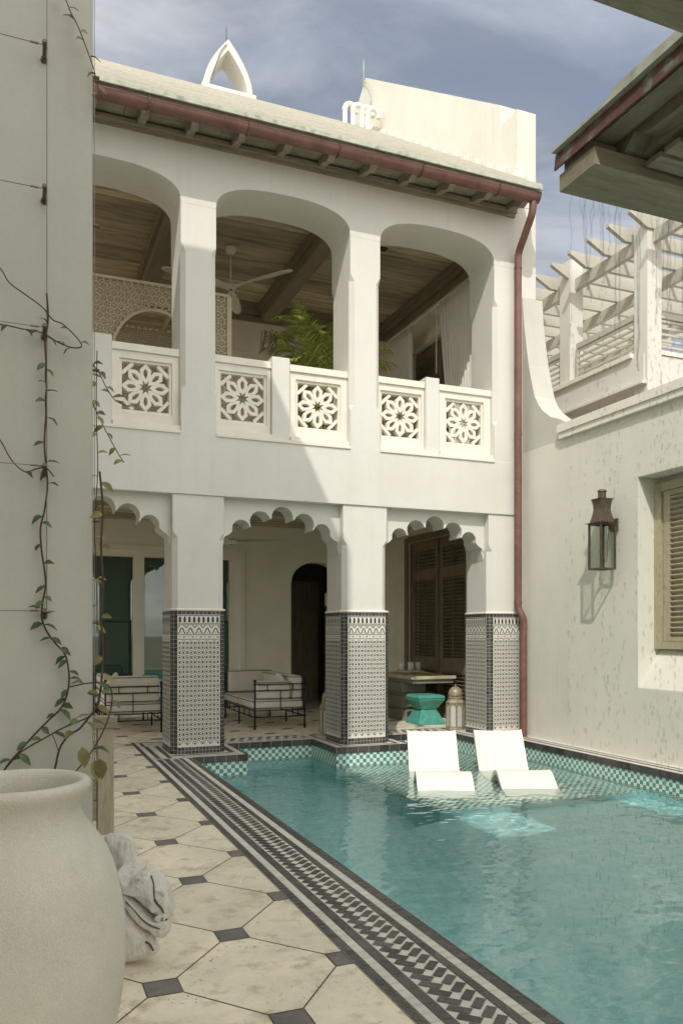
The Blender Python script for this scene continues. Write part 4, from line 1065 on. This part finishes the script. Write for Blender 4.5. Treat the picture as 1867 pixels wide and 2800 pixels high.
for i, (x, wd, ns, ln, lab) in enumerate((
    (2.771,0.0033,1,0.81,'single thin water thread nearest the outer end of the pavilion beam'),
    (2.885,0.0497,5,0.50,'widest braided water jet, fanning into a V below the pavilion beam'),
    (2.970,0.0020,1,0.32,''), (2.986,0.0033,2,0.45,''), (3.030,0.0020,1,0.27,''), (3.072,0.0054,2,0.72,''), (3.101,0.0054,2,0.72,''),
    (3.233,0.0181,4,0.90,'dense water rope falling in front of the near terrace column'),
    (3.335,0.0027,1,0.36,''), (3.363,0.0054,2,0.63,''), (3.386,0.0033,1,0.54,''), (3.413,0.0047,2,0.45,''), (3.443,0.0047,2,0.54,''), (3.463,0.0054,2,0.54,''), (3.500,0.0027,1,0.36,''), (3.560,0.0087,3,0.63,''),
    (3.645,0.0054,2,0.54,''), (3.726,0.0087,2,0.54,''))):
    o = stream(x, 3.55, 3.921, wd, ns, 40+i, ln)
    tag(o, lab or 'thin broken thread of water dripping from the pavilion beam into the pool', 'water', 'water streams falling from the pavilion beam')


# ------------------------------------------------------------------ in-pool loungers
def lounger_mesh():
    t = thing('pool_lounger', 'x', 'lounger', (0,0,0), 'white loungers in the pool')
    prof = spline([(0,0,.235), (.12,0,.08), (.27,0,-.13), (.40,0,-.28), (.52,0,-.355), (.68,0,-.375), (.86,0,-.345), (1.03,0,-.25), (1.17,0,-.135), (1.29,0,-.085), (1.41,0,-.105), (1.53,0,-.175), (1.67,0,-.265), (1.80,0,-.35), (1.88,0,-.385)], 4)
    up = []; lo = []
    for i, p in enumerate(prof):
        d = (prof[min(i+1, len(prof)-1)] - prof[max(i-1, 0)]).normalized(); n = Vector((d.z, 0, -d.x))
        if n.z < 0: n = -n
        up.append(p); lo.append(p - n*.05)
    b = MB()
    wv = [(-.325,.010), (-.305,0), (-.16,-.008), (0,-.011), (.16,-.008), (.305,0), (.325,.010)]
    rings = []
    for i in range(len(prof)):
        dish = 1.0 if i < 25 else .25
        r = [(up[i].x, w_, up[i].z + dz*dish) for w_, dz in wv] + [(lo[i].x, w_, lo[i].z) for w_, dz in reversed(wv)]
        rings.append(r)
    b.loft(rings)
    o = b.build('shell', M['lounge'], t); o.cycles.is_caustics_receiver = True; smooth_by_angle(o, 50)
    b = MB(); b.box(.56, -.27, -.43, .80, .27, -.405); b.build('foot', M['lounge'], t)
    return t
lg = lounger_mesh()
lg.location = (5.135, 9.50, 0); lg.rotation_euler = (0, 0, math.atan2(-.924, -.382))
lg['label'] = 'white in-pool lounger standing nearer to the middle pillar, squarely facing the camera'
l2 = copy_tree(lg); l2.location = (6.005, 9.245, 0); l2.rotation_euler = (0, 0, math.atan2(-1.32, -.48))
l2['label'] = 'white in-pool lounger standing close to the right wall, below the copper downpipe'

# ------------------------------------------------------------------ iron sofas
def cushion(name, parent, x0, y0, z0, x1, y1, z1, puff=.02):
    b = MB(); b.box(x0, y0, z0, x1, y1, z1)
    o = b.build(name, M['cushion'], parent)
    m_ = o.modifiers.new('bevel', 'BEVEL'); m_.width = min(.035, (z1-z0)*.3); m_.segments = 3
    for p in o.data.polygons: p.use_smooth = True
    q = MB(); r = .006; i_ = .012
    for z in (z0+.022, z1-.022):
        q.tube([(x0+i_,y0-.001,z), (x1-i_,y0-.001,z), (x1+.001,y0+i_,z), (x1+.001,y1-i_,z), (x1-i_,y1+.001,z), (x0+i_,y1+.001,z), (x0-.001,y1-i_,z), (x0-.001,y0+i_,z), (x0+i_,y0-.001,z)], r, 5)
    q.build('piping', M['piping'], o)
    return o
def sofa(name_loc, label):
    """length along y (local 0..L), seat opens to -x, back at +x"""
    t = thing('iron_sofa', label, 'sofa', (0,0,0), 'black iron sofas with pale cushions')
    Dp, L = .84, 1.95
    b = MB()
    def pole(x, y, h): b.tube([(x,y,0), (x,y,h)], .015, 8); b.ball((x,y,h+.015), .028, 10, 6); b.tube([(x,y,0), (x,y,.02)], .022, 8); [b.ball((x,y,z), .024, 8, 5) for z in (.20,.30,.62,.72)]
    for y in (0, L):
        pole(0, y, .76); pole(Dp, y, .80)
        for z in (.195, .30, .62, .72): b.tube([(0,y,z), (Dp,y,z)], .010, 7)
        for x, z0_, z1_ in ((.21,.62,.72), (.64,.62,.72), (.43,.30,.62), (.21,.195,.30), (.64,.195,.30)): b.tube([(x,y,z0_), (x,y,z1_)], .008, 6)
    for x in (0, Dp):
        for z in (.195, .30): b.tube([(x,0,z), (x,L,z)], .010, 7)
        for k in range(1, 6): b.tube([(x,L*k/6,.195), (x,L*k/6,.30)], .008, 6)
        b.tube([(x,L/2,0), (x,L/2,.30)], .013, 8)
    for z in (.62, .72): b.tube([(Dp,0,z), (Dp,L,z)], .010, 7)
    o = b.build('iron_frame', M['iron'], t, smooth=True)
    cushion('seat_cushion', t, -.03, .02, .315, Dp-.02, L/2-.002, .465); cushion('seat_cushion', t, -.03, L/2+.002, .315, Dp-.02, L-.02, .465)
    cushion('back_cushion', t, Dp-.20, .03, .467, Dp-.03, L/2-.005, .85); cushion('back_cushion', t, Dp-.20, L/2+.005, .467, Dp-.03, L-.22, .85)
    cushion('end_cushion', t, .03, L-.20, .468, Dp-.03, L-.03, .88); cushion('end_cushion', t, .05, .025, .468, .60, .15, .77)
    b = MB(); b.ball((0,0,0), (.06,.21,.21), 14, 8)
    pl = b.build('throw_pillow', M['cushion'], t, smooth=True); pl.location = (.56,.42,.67); pl.rotation_euler = (0,R(-14),R(8))
    return t
s1 = sofa(None, 'black iron sofa with pale cushions between the two nearest tiled pillars'); s1.location = (3.5, 12.35, 0)
s2 = copy_tree(s1); s2.location = (2.07, 14.55, 0); s2.rotation_euler = (0, 0, math.pi)
s2['label'] = 'black iron sofa left of the nearest tiled pillar, in front of the glass doors'

# ------------------------------------------------------------------ console table and the things around it
tb = thing('stone_console', 'pale stone topped console on a stacked grey slab pedestal against the shutters', 'table', (6.6, 13, 0))
b = MB(); b.box(6.22, 12.2, .745, 7.09, 13.95, .80); bevel(b.build('stone_top', M['table'], tb), .008)
b = MB(); b.box(6.26, 12.24, .675, 7.05, 13.9, .744); b.build('apron', M['slab'], tb)
b = MB()
for x0, y0_, z0_, x1, y1_, z1_ in ((6.27,12.65,0,6.66,13.4,.19), (6.29,12.68,.191,6.64,13.38,.245), (6.25,12.63,.246,6.68,13.42,.43), (6.28,12.66,.431,6.65,13.39,.505), (6.23,12.6,.506,6.70,13.45,.674)): b.box(x0,y0_,z0_,x1,y1_,z1_)
bevel(b.build('slab_pedestal', M['slab'], tb), .006)
b = MB(); b.lathe([(.001,0), (.21,0), (.24,.02), (.245,.05), (.235,.05), (.225,.03), (.001,.03)], (6.76,13.35,.801), 32, close=False)
tag(b.build('candle_tray', M['table'], None, smooth=True), 'round pale tray holding the white candles on the stone console', 'tray')
for x, y, r, h, lab in ((6.63,13.42,.052,.165,'white pillar candle farthest left on the tray'), (6.72,13.22,.055,.16,'white pillar candle at the front middle of the tray'), (6.83,13.46,.05,.17,'white pillar candle at the back of the tray, mostly behind the front one'), (6.88,13.25,.056,.17,'white pillar candle farthest right on the tray')):
    b = MB(); b.lathe([(.001,0), (r,0), (r,h-.006), (r-.008,h), (r-.02,h-.008), (.001,h-.01)], (x,y,.8325), 20, close=False)
    b.tube([(x,y,.8325+h-.012), (x,y,.8325+h+.006)], .002, 5)
    tag(b.build('pillar_candle', M['white'], None, smooth=True), lab, 'candle', 'white pillar candles on the tray')
def frond(b, path, L, n, mi, droop=.3, wd=.02, rnd=None, r0=.006):
    rnd = rnd or rv; sp = spline(path, 5); b.tube(sp, [r0*(1-.8*i/len(sp)) for i in range(len(sp))], 5, mi)
    for k in range(n):
        t = .16 + .84*k/n; i = min(int(t*(len(sp)-1)), len(sp)-2); p = sp[i].lerp(sp[i+1], t*(len(sp)-1)-i)
        tg = (sp[i+1]-sp[i]).normalized(); s = tg.cross(Vector((0,0,1)))
        if s.length < .1: s = tg.cross(Vector((1,0,0)))
        s.normalize(); ll = L*(math.sin(math.pi*min(.97, .12+.85*t))**.6)
        for sg in (-1, 1):
            d = (s*sg*.75 + tg*.75 + Vector((0,0,rnd.uniform(-.15,.2)))).normalized()
            q = [p]; 
            for j in range(1, 4): q.append(p + d*ll*j/3 - Vector((0,0,1))*droop*ll*(j/3)**2)
            nn = d.cross(s).normalized(); w_ = d.cross(nn).normalized()*wd/2
            a = [q[0]-w_*.4, q[1]-w_, q[2]-w_*.8]; c = [q[0]+w_*.4, q[1]+w_, q[2]+w_*.8]
            b.raw([*a, q[3], *c], [(0,1,5,4), (1,2,6,5), (2,3,6)], mi)
b = MB()
for ex, ey, l_ in ((6.55,12.9,.5), (6.45,12.95,.5), (6.62,13.1,.38), (6.50,12.75,.42), (6.75,13.12,.3)):
    pa = Vector((6.93,12.62,.815)); q = Vector((ex, ey, .83)); d = (q-pa).normalized()
    leaf(b, pa, d, (0,-.3,1), (q-pa).length, .03, .2, 0, -.1)
leaf(b, (6.6,12.3,.806), (1,.05,0), (0,0,1), .42, .03, .1, 1, -.01)
tag(b.build('cut_palm_leaf', [M['palm'], M['leaf_olive']], None), 'cut green palm leaf lying beside the candle tray on the console', 'leaf')

st_ = thing('ceramic_stool', 'turquoise glazed hourglass stool standing between the middle and right pillars', 'stool', (6.45, 12.15, 0))
def rings4(prof, cx, cy): return [[(cx+sx*r, cy+sy*r, z) for sx, sy in ((-1,-1),(1,-1),(1,1),(-1,1))] for r, z in prof]
b = MB(); b.loft(rings4([(.25,0), (.255,.02), (.15,.235), (.135,.245)], 6.45, 12.15)); bevel(b.build('stool_base', M['teal'], st_), .012, 3)
b = MB(); b.loft(rings4([(.13,.246), (.145,.255), (.245,.405), (.25,.43)], 6.45, 12.15)); bevel(b.build('stool_bowl', M['teal'], st_), .012, 3)
b = MB(); b.loft(rings4([(.245,.431), (.255,.45), (.235,.485), (.19,.50)], 6.45, 12.15)); bevel(b.build('stool_seat', M['teal'], st_), .018, 3)

def floor_lantern(x, y, label):
    t = thing('moroccan_lantern', label, 'lantern', (x, y, 0), 'domed moroccan floor lanterns')
    def hexring(r, z, n=8): return [(x+r*math.cos(2*math.pi*k/n+.39), y+r*math.sin(2*math.pi*k/n+.39), z) for k in range(n)]
    b = MB(); b.loft([hexring(.155,0), hexring(.155,.02), hexring(.148,.03), hexring(.148,.055)]); b.build('lantern_base', M['lantern'], t)
    b = MB(); b.loft([hexring(.135,.056), hexring(.135,.40)]); b.build('frosted_panes', M['frost'], t)
    b = MB()
    for k in range(8):
        a = 2*math.pi*k/8+.39; b.bar((x+.14*math.cos(a), y+.14*math.sin(a), .056), (x+.14*math.cos(a), y+.14*math.sin(a), .42), .020, .020)
        p = Vector((x+.138*math.cos(a), y+.138*math.sin(a), 0)); q = Vector((x+.138*math.cos(a+math.pi/4), y+.138*math.sin(a+math.pi/4), 0)); m_ = (p+q)/2
        nn = (m_ - Vector((x,y,0))).normalized()
        for s, e_ in ((p, m_), (q, m_)):
            mid = s.lerp(e_, .45)
            b.face([s+nn*.003+Vector((0,0,.33)), mid+nn*.003+Vector((0,0,.375)), e_+nn*.003+Vector((0,0,.405)), e_+nn*.003+Vector((0,0,.42)), s+nn*.003+Vector((0,0,.42))])
    b.build('lantern_frame', M['lantern'], t)
    b = MB(); b.loft([hexring(.15,.421), hexring(.152,.435), hexring(.115,.485), hexring(.108,.495)]); b.lathe([(.112,.496), (.118,.505), (.118,.52), (.110,.527)], (x,y,0), 20); b.build('lantern_shoulder', M['lantern'], t)
    b = MB(); b.lathe([(.104,.528), (.108,.555), (.104,.595), (.088,.635), (.058,.665), (.022,.682), (.012,.69), (.014,.70), (.006,.715), (.001,.735)], (x,y,0), 20)
    for k in range(10):
        a = 2*math.pi*k/10; b.tube([(x+(r+.002)*math.cos(a), y+(r+.002)*math.sin(a), z) for r, z in ((.104,.53), (.108,.555), (.104,.595), (.088,.635), (.058,.665), (.022,.682))], .004, 5)
    b.build('lantern_dome', M['lantern'], t, smooth=True)
floor_lantern(6.50, 11.22, 'domed fretwork floor lantern standing left of the rightmost tiled pillar')
floor_lantern(4.345, 11.25, 'domed fretwork floor lantern peeking out behind the middle tiled pillar')

# ------------------------------------------------------------------ ceiling fans
def fan(loc, drop, ang, label, Lb=1.18):
    t = thing('ceiling_fan', label, 'ceiling fan', loc, 'white ceiling fans')
    x, y, z = loc
    b = MB(); b.lathe([(.001,-.13), (.03,-.128), (.075,-.10), (.10,-.05), (.105,-.004), (.001,-.003)], loc, 24, close=False); b.build('canopy', M['pvc'], t, smooth=True)
    b = MB(); b.tube([(x,y,z-.12), (x,y,z-drop+.06)], .014, 10); b.tube([(x,y,z-drop+.05), (x,y,z-drop+.14)], .026, 10); b.build('down_rod', M['pvc'], t, smooth=True)
    b = MB(); b.lathe([(.001,-.05), (.04,-.048), (.085,-.03), (.10,.0), (.09,.035), (.05,.06), (.001,.062)], (x,y,z-drop), 24, close=False)
    b.build('hub', M['pvc'], t, smooth=True)
    b = MB(); b.lathe([(.001,-.056), (.028,-.054), (.03,-.048)], (x,y,z-drop), 16, close=False); b.build('badge', M['blue'], t)
    for k in range(3):
        a = ang + k*2*math.pi/3; d = Vector((math.cos(a), math.sin(a), 0)); s = Vector((-d.y, d.x, 0)); b = MB(); rings = []
        for r, w_, tl, h in ((.03,.075,.2,0), (.14,.055,.5,.0), (.28,.075,.45,.01), (.5,.10,.32,.02), (.75,.105,.22,.025), (1.0,.09,.15,.03), (1.13,.07,.12,.03), (1.18,.03,.1,.03)):
            r *= Lb/1.18; c = Vector((x,y,z-drop+h)) + d*r; u = s*math.cos(tl) + Vector((0,0,1))*math.sin(tl); n = d.cross(u)
            rings.append([c + u*w_*math.cos(q) + n*(.012 if r > .2 else .03)*math.sin(q) for q in [2*math.pi*j/10 for j in range(10)]])
        b.loft(rings); b.build('blade', M['pvc'], t, smooth=True)
fan((3.26,12.95,7.928), .66, R(-49.6), 'white three bladed ceiling fan hanging in the upper middle arch')
fan((3.42,13.55,3.628), .50, R(-15), 'white ceiling fan under the ground floor ceiling, glimpsed through the middle scalloped arch', 1.0)

# ------------------------------------------------------------------ latticed canopy daybed upstairs
db = thing('canopy_daybed', 'cream pierced lattice canopy daybed with an arched opening, on the left of the upper balcony', 'daybed', (1.6, 12.9, 4.11))
def lattice(b, to3, u0, v0, u1, v1, inside, a=.098, w=.010, dep=.03, hole=None):
    """triangular star lattice: spokes of every hexagon and its rim"""
    segs = set(); dy = a*.866
    nr_ = int((v1-v0)/dy) + 2; nc_ = int((u1-u0)/a) + 2
    def pt(i, j): return (u0 + i*a + (a/2 if j % 2 else 0), v0 + j*dy)
    for j in range(nr_):
        for i in range(nc_):
            p = pt(i, j); nb = [(i+1, j), (i + (1 if j % 2 else 0), j+1), (i - (0 if j % 2 else 1), j+1)]
            for q in nb: segs.add((p, pt(*q)))
    def seg(p, q, ww):
        m_ = ((p[0]+q[0])/2, (p[1]+q[1])/2)
        if inside(*m_) and inside(*p) and inside(*q):
            b.bar(to3(*p), to3(*q), ww, dep, up=NRM)
    for p, q in segs: seg(p, q, w)
    h = a/math.sqrt(3)
    for j in range(nr_):
        for i in range(nc_):
            p = pt(i, j)
            c1 = (p[0]+a/2, p[1]+a*.2887)
            for th in (90, 210, 330):   # solid triangle knots between the stars
                pass
            if inside(*c1): 
                r_ = a*.30
                tri = [(c1[0]+r_*math.cos(R(t)), c1[1]+r_*math.sin(R(t))) for t in (-90, 30, 150)]
                b.prism(tri, lambda u, v, d: tuple(Vector(to3(u, v)) + Vector(NRM)*d), -dep/2, dep/2)
            c2 = (p[0], p[1]+a*.577)
            if inside(*c2):
                r_ = a*.30
                tri = [(c2[0]+r_*math.cos(R(t)), c2[1]+r_*math.sin(R(t))) for t in (90, 210, 330)]
                b.prism(tri, lambda u, v, d: tuple(Vector(to3(u, v)) + Vector(NRM)*d), -dep/2, dep/2)
DX0, DX1, DY0, DY1, DZ0, DZ1 = .3, 2.97, 11.9, 13.6, 4.11, 6.66
ac, aw = 1.88, .63
def in_front(u, v):
    if not (DX0+.02 <= u <= DX1-.02 and 4.9 <= v <= DZ1-.02): return False
    if abs(u-ac) < aw:
        zt = 5.55 + .73*(1-((u-ac)/aw)**2)**.5
        if v < zt + .015: return False
    return True
NRM = (0,1,0)
b = MB(); lattice(b, lambda u, v: (u, DY0, v), DX0, 4.9, DX1, DZ1, in_front); b.build('front_lattice', M['jali'], db)
b = MB(); b.tube([(ac-aw,DY0,4.9)] + [(ac + aw*math.cos(math.pi - math.pi*i/24), DY0, 5.55 + .73*math.sin(math.pi*i/24)) for i in range(25)] + [(ac+aw,DY0,4.9)], .022, 6)
b.box(DX0,DY0-.03,DZ1-.03,DX1,DY0+.03,DZ1+.01); b.box(DX1-.04,DY0-.035,DZ0,DX1+.03,DY0+.035,DZ1-.031); b.box(DX0,DY0-.03,DZ0,DX0+.04,DY0+.03,DZ1-.031)
b.build('front_frame', M['jali'], db)
b = MB(); lattice(b, lambda u, v: (u, DY1, v), DX0, 4.9, DX1, DZ1, lambda u, v: DX0 < u < DX1 and v < DZ1-.02, dep=.02); b.build('back_lattice', M['jali'], db)
NRM = (1,0,0)
b = MB(); lattice(b, lambda u, v: (DX1, u, v), DY0+.05, 4.9, DY1, DZ1, lambda u, v: DY0+.05 < u < DY1-.02 and v < DZ1-.02, dep=.02); b.build('side_lattice', M['jali'], db)
NRM = (0,0,1)
b = MB(); lattice(b, lambda u, v: (u, v, DZ1-.02), DX0, DY0, DX1, DY1, lambda u, v: DX0 < u < DX1 and DY0+.03 < v < DY1-.02, dep=.02); b.build('roof_lattice', M['jali'], db)
b = MB()
for y in (12.2, 12.65, 13.1): b.box(DX0, y, DZ1-.12, DX1-.045, y+.05, DZ1-.035)
for x in (.9, 1.55, 2.2): b.box(x, DY0+.035, DZ1-.115, x+.05, DY1-.02, DZ1-.037)
for x in (DX0, DX1-.03): b.box(x, DY1-.03, DZ0, x+.05, DY1+.03, DZ1-.03)
b.build('roof_ribs', M['jali'], db)
b = MB(); b.box(DX0+.06, DY0+.1, DZ0, DX1-.06, DY1-.06, DZ0+.38); b.build('mattress', M['cushion'], db)

# ------------------------------------------------------------------ palm upstairs
pm = thing('potted_palm', 'bushy green potted palm with one dried frond tip behind the balcony in the middle arch', 'palm', (4.40, 11.75, 4.11))
b = MB(); b.lathe([(.16,0), (.22,.12), (.25,.38), (.27,.40), (.24,.41), (.22,.36), (.001,.35)], (4.40,11.75,4.11), 24, close=False); b.build('planter', M['slab'], pm, smooth=True)
rp_ = random.Random(3); b = MB(); d_ = MB()
for k in range(44):
    a = rp_.uniform(0, 6.28); ln = rp_.uniform(.7, 1.25); hgt = rp_.uniform(.6, 2.15); c = Vector((4.40 + .1*math.cos(a), 11.75 + .1*math.sin(a), 4.5))
    dv = Vector((math.cos(a), math.sin(a)*.55, 0))
    frond(b, [c, c + dv*ln*.18 + Vector((0,0,hgt*.6)), c + dv*ln*.5 + Vector((0,0,hgt*.95)), c + dv*ln + Vector((0,0,hgt*.92))], .36, 26, 0, .35, .026, rp_, .008)
for tx_, ty_, hh in ((3.55,11.6,1.62), (3.95,11.5,2.05), (3.75,11.55,1.15), (3.72,11.7,.75)):
    c = Vector((4.38,11.72,4.5)); e_ = Vector((tx_,ty_,4.5+hh))
    frond(b, [c, c.lerp(e_,.35)+Vector((0,0,.45)), c.lerp(e_,.7)+Vector((0,0,.32)), e_], .38, 28, 0, .6, .022, rp_, .008)
c = Vector((3.56,11.6,6.1))
for k in range(9):
    q = c + Vector((rp_.uniform(-.16,.08), rp_.uniform(-.05,.05), 0)); d_.tube(spline([q, q+Vector((rp_.uniform(-.06,.03),0,-.12)), q+Vector((rp_.uniform(-.1,.06),0,-.3))], 3), [.009,.009,.008,.008,.007,.006,.003], 4)
b.build('fronds', M['palm'], pm); d_.build('dry_tip', M['palm_dry'], pm)
b = MB()
for k in range(14):
    a = rp_.uniform(0, 6.28); c = Vector((4.40,11.75,4.48)); b.tube([c, c + Vector((.12*math.cos(a), .08*math.sin(a), .5))], .012, 5)
b.build('stems', M['leaf_olive'], pm)

# ------------------------------------------------------------------ curtains
def curtain(y0, y1, zt, zb_, sweep, label, x=6.75, folds=11, ymid=None):
    b = MB(); n = folds*6; nz = 18; rings = []
    V = []; F = []
    for j in range(nz+1):
        t = j/nz; z = zt + (zb_-zt)*t
        a0 = y0 + sweep[0]*t**1.3; a1 = y1 + sweep[1]*t**1.3
        for i in range(n+1):
            u = i/n; V.append((x + (.045 + .01*math.sin(u*7))*math.sin(u*folds*2*math.pi + .6*math.sin(t*2)), a0 + (a1-a0)*u, z))
    for j in range(nz):
        for i in range(n): F.append((j*(n+1)+i, j*(n+1)+i+1, (j+1)*(n+1)+i+1, (j+1)*(n+1)+i))
    b.raw(V, F); o = b.build('curtain', M['curtain'], None, smooth=True); sl = o.modifiers.new('cloth', 'SOLIDIFY'); sl.thickness = .006
    tag(o, label, 'curtain', 'pale linen curtains upstairs'); return o
curtain(11.03, 12.14, 7.22, 4.15, (.10, -.50), 'pale linen curtain swept aside at the right edge of the upper right arch')
curtain(13.26, 14.10, 7.21, 4.15, (.0, .08), 'pale linen curtain hanging straight in the shaded corner left of the upstairs shutters')
b = MB(); b.tube([(6.72,12.25,7.22), (6.72,12.25,6.05)], .010, 6); o = b.build('curtain_wand', M['white'], None); tag(o, 'thin white curtain wand hanging in front of the upstairs shutters', 'curtain wand')

# ------------------------------------------------------------------ sky, sun, camera
SUN = Vector((-.587, -1.0, 1.21)).normalized()
w = bpy.data.worlds.new('World'); sc.world = w; w.use_nodes = True
N = w.node_tree.nodes; L = w.node_tree.links
bg = N['Background']; bg.inputs['Strength'].default_value = .15
sky = N.new('ShaderNodeTexSky'); sky.sky_type = 'NISHITA'; sky.sun_disc = False
sky.sun_elevation = math.asin(SUN.z); sky.sun_rotation = math.atan2(SUN.x, SUN.y); sky.dust_density = 2.0
tc = N.new('ShaderNodeTexCoord'); mp = N.new('ShaderNodeMapping'); mp.inputs['Scale'].default_value = (1.0, 1.0, 2.6)
mp.inputs['Rotation'].default_value = (R(8), R(14), R(30))
L.new(tc.outputs['Generated'], mp.inputs['Vector'])
n1 = N.new('ShaderNodeTexNoise'); n1.inputs['Scale'].default_value = 2.1; n1.inputs['Detail'].default_value = 7; n1.inputs['Roughness'].default_value = .52; n1.inputs['Distortion'].default_value = .35
L.new(mp.outputs[0], n1.inputs['Vector'])
rp = N.new('ShaderNodeMapRange'); rp.inputs[1].default_value = .36; rp.inputs[2].default_value = .66; rp.inputs[3].default_value = .45; rp.inputs[4].default_value = .96
L.new(n1.outputs['Fac'], rp.inputs[0])
# clouds glow towards the sun (behind the camera) and are grey-blue away from it
dt = N.new('ShaderNodeVectorMath'); dt.operation = 'DOT_PRODUCT'; dt.inputs[1].default_value = SUN
L.new(tc.outputs['Generated'], dt.inputs[0])
cr = N.new('ShaderNodeValToRGB'); e = cr.color_ramp.elements
e[0].position = .42; e[0].color = (.26,.272,.292,1); e[1].position = .72; e[1].color = (1.0,.97,.90,1)
mr = N.new('ShaderNodeMapRange'); mr.inputs[1].default_value = -1; mr.inputs[2].default_value = 1
L.new(dt.outputs['Value'], mr.inputs[0]); L.new(mr.outputs[0], cr.inputs[0])
sc_ = N.new('ShaderNodeVectorMath'); sc_.operation = 'SCALE'; sc_.inputs['Scale'].default_value = 13.5
L.new(cr.outputs[0], sc_.inputs[0])
n2 = N.new('ShaderNodeTexNoise'); n2.inputs['Scale'].default_value = 4.2; n2.inputs['Detail'].default_value = 8; n2.inputs['Roughness'].default_value = .58; n2.inputs['Distortion'].default_value = .5
L.new(mp.outputs[0], n2.inputs['Vector'])
r2 = N.new('ShaderNodeMapRange'); r2.inputs[1].default_value = .38; r2.inputs[2].default_value = .66; r2.inputs[3].default_value = .82; r2.inputs[4].default_value = 1.5
L.new(n2.outputs['Fac'], r2.inputs[0]); sc2 = N.new('ShaderNodeMath'); sc2.operation = 'MULTIPLY'; sc2.inputs[1].default_value = 13.5
L.new(r2.outputs[0], sc2.inputs[0]); L.new(sc2.outputs[0], sc_.inputs['Scale'])
mx = N.new('ShaderNodeMix'); mx.data_type = 'RGBA'
L.new(rp.outputs[0], mx.inputs[0]); L.new(sky.outputs[0], mx.inputs[6]); L.new(sc_.outputs[0], mx.inputs[7])
L.new(mx.outputs[2], bg.inputs['Color'])
sun = bpy.data.lights.new('sun', 'SUN'); sun.energy = 2.8; sun.angle = R(.5); sun.color = (1.0,.96,.885); sun.cycles.is_caustics_light = True
so = bpy.data.objects.new('sun', sun); col.objects.link(so)
so.rotation_euler = SUN.to_track_quat('Z', 'Y').to_euler()
cam = bpy.data.cameras.new('camera'); co = bpy.data.objects.new('camera', cam); col.objects.link(co)
co.location = (0, 0, 1.55); co.rotation_euler = (R(90), 0, -math.atan(883.5/2187.5))
cam.sensor_fit = 'VERTICAL'; cam.sensor_height = 36; cam.lens = 2187.5/2800*36; cam.shift_y = 330/2800
cam.clip_end = 2000; cam.clip_start = .05
sc.camera = co
sc.view_settings.view_transform = 'Standard'; sc.view_settings.look = 'None'; sc.view_settings.gamma = 1
sc.view_settings.exposure = -.12
sc.cycles.use_denoising = True; sc.cycles.max_bounces = 14; sc.cycles.diffuse_bounces = 8; sc.cycles.transparent_max_bounces = 24
sc.cycles.sample_clamp_indirect = 6; sc.cycles.caustics_reflective = False; sc.cycles.caustics_refractive = True
sc.render.film_transparent = False
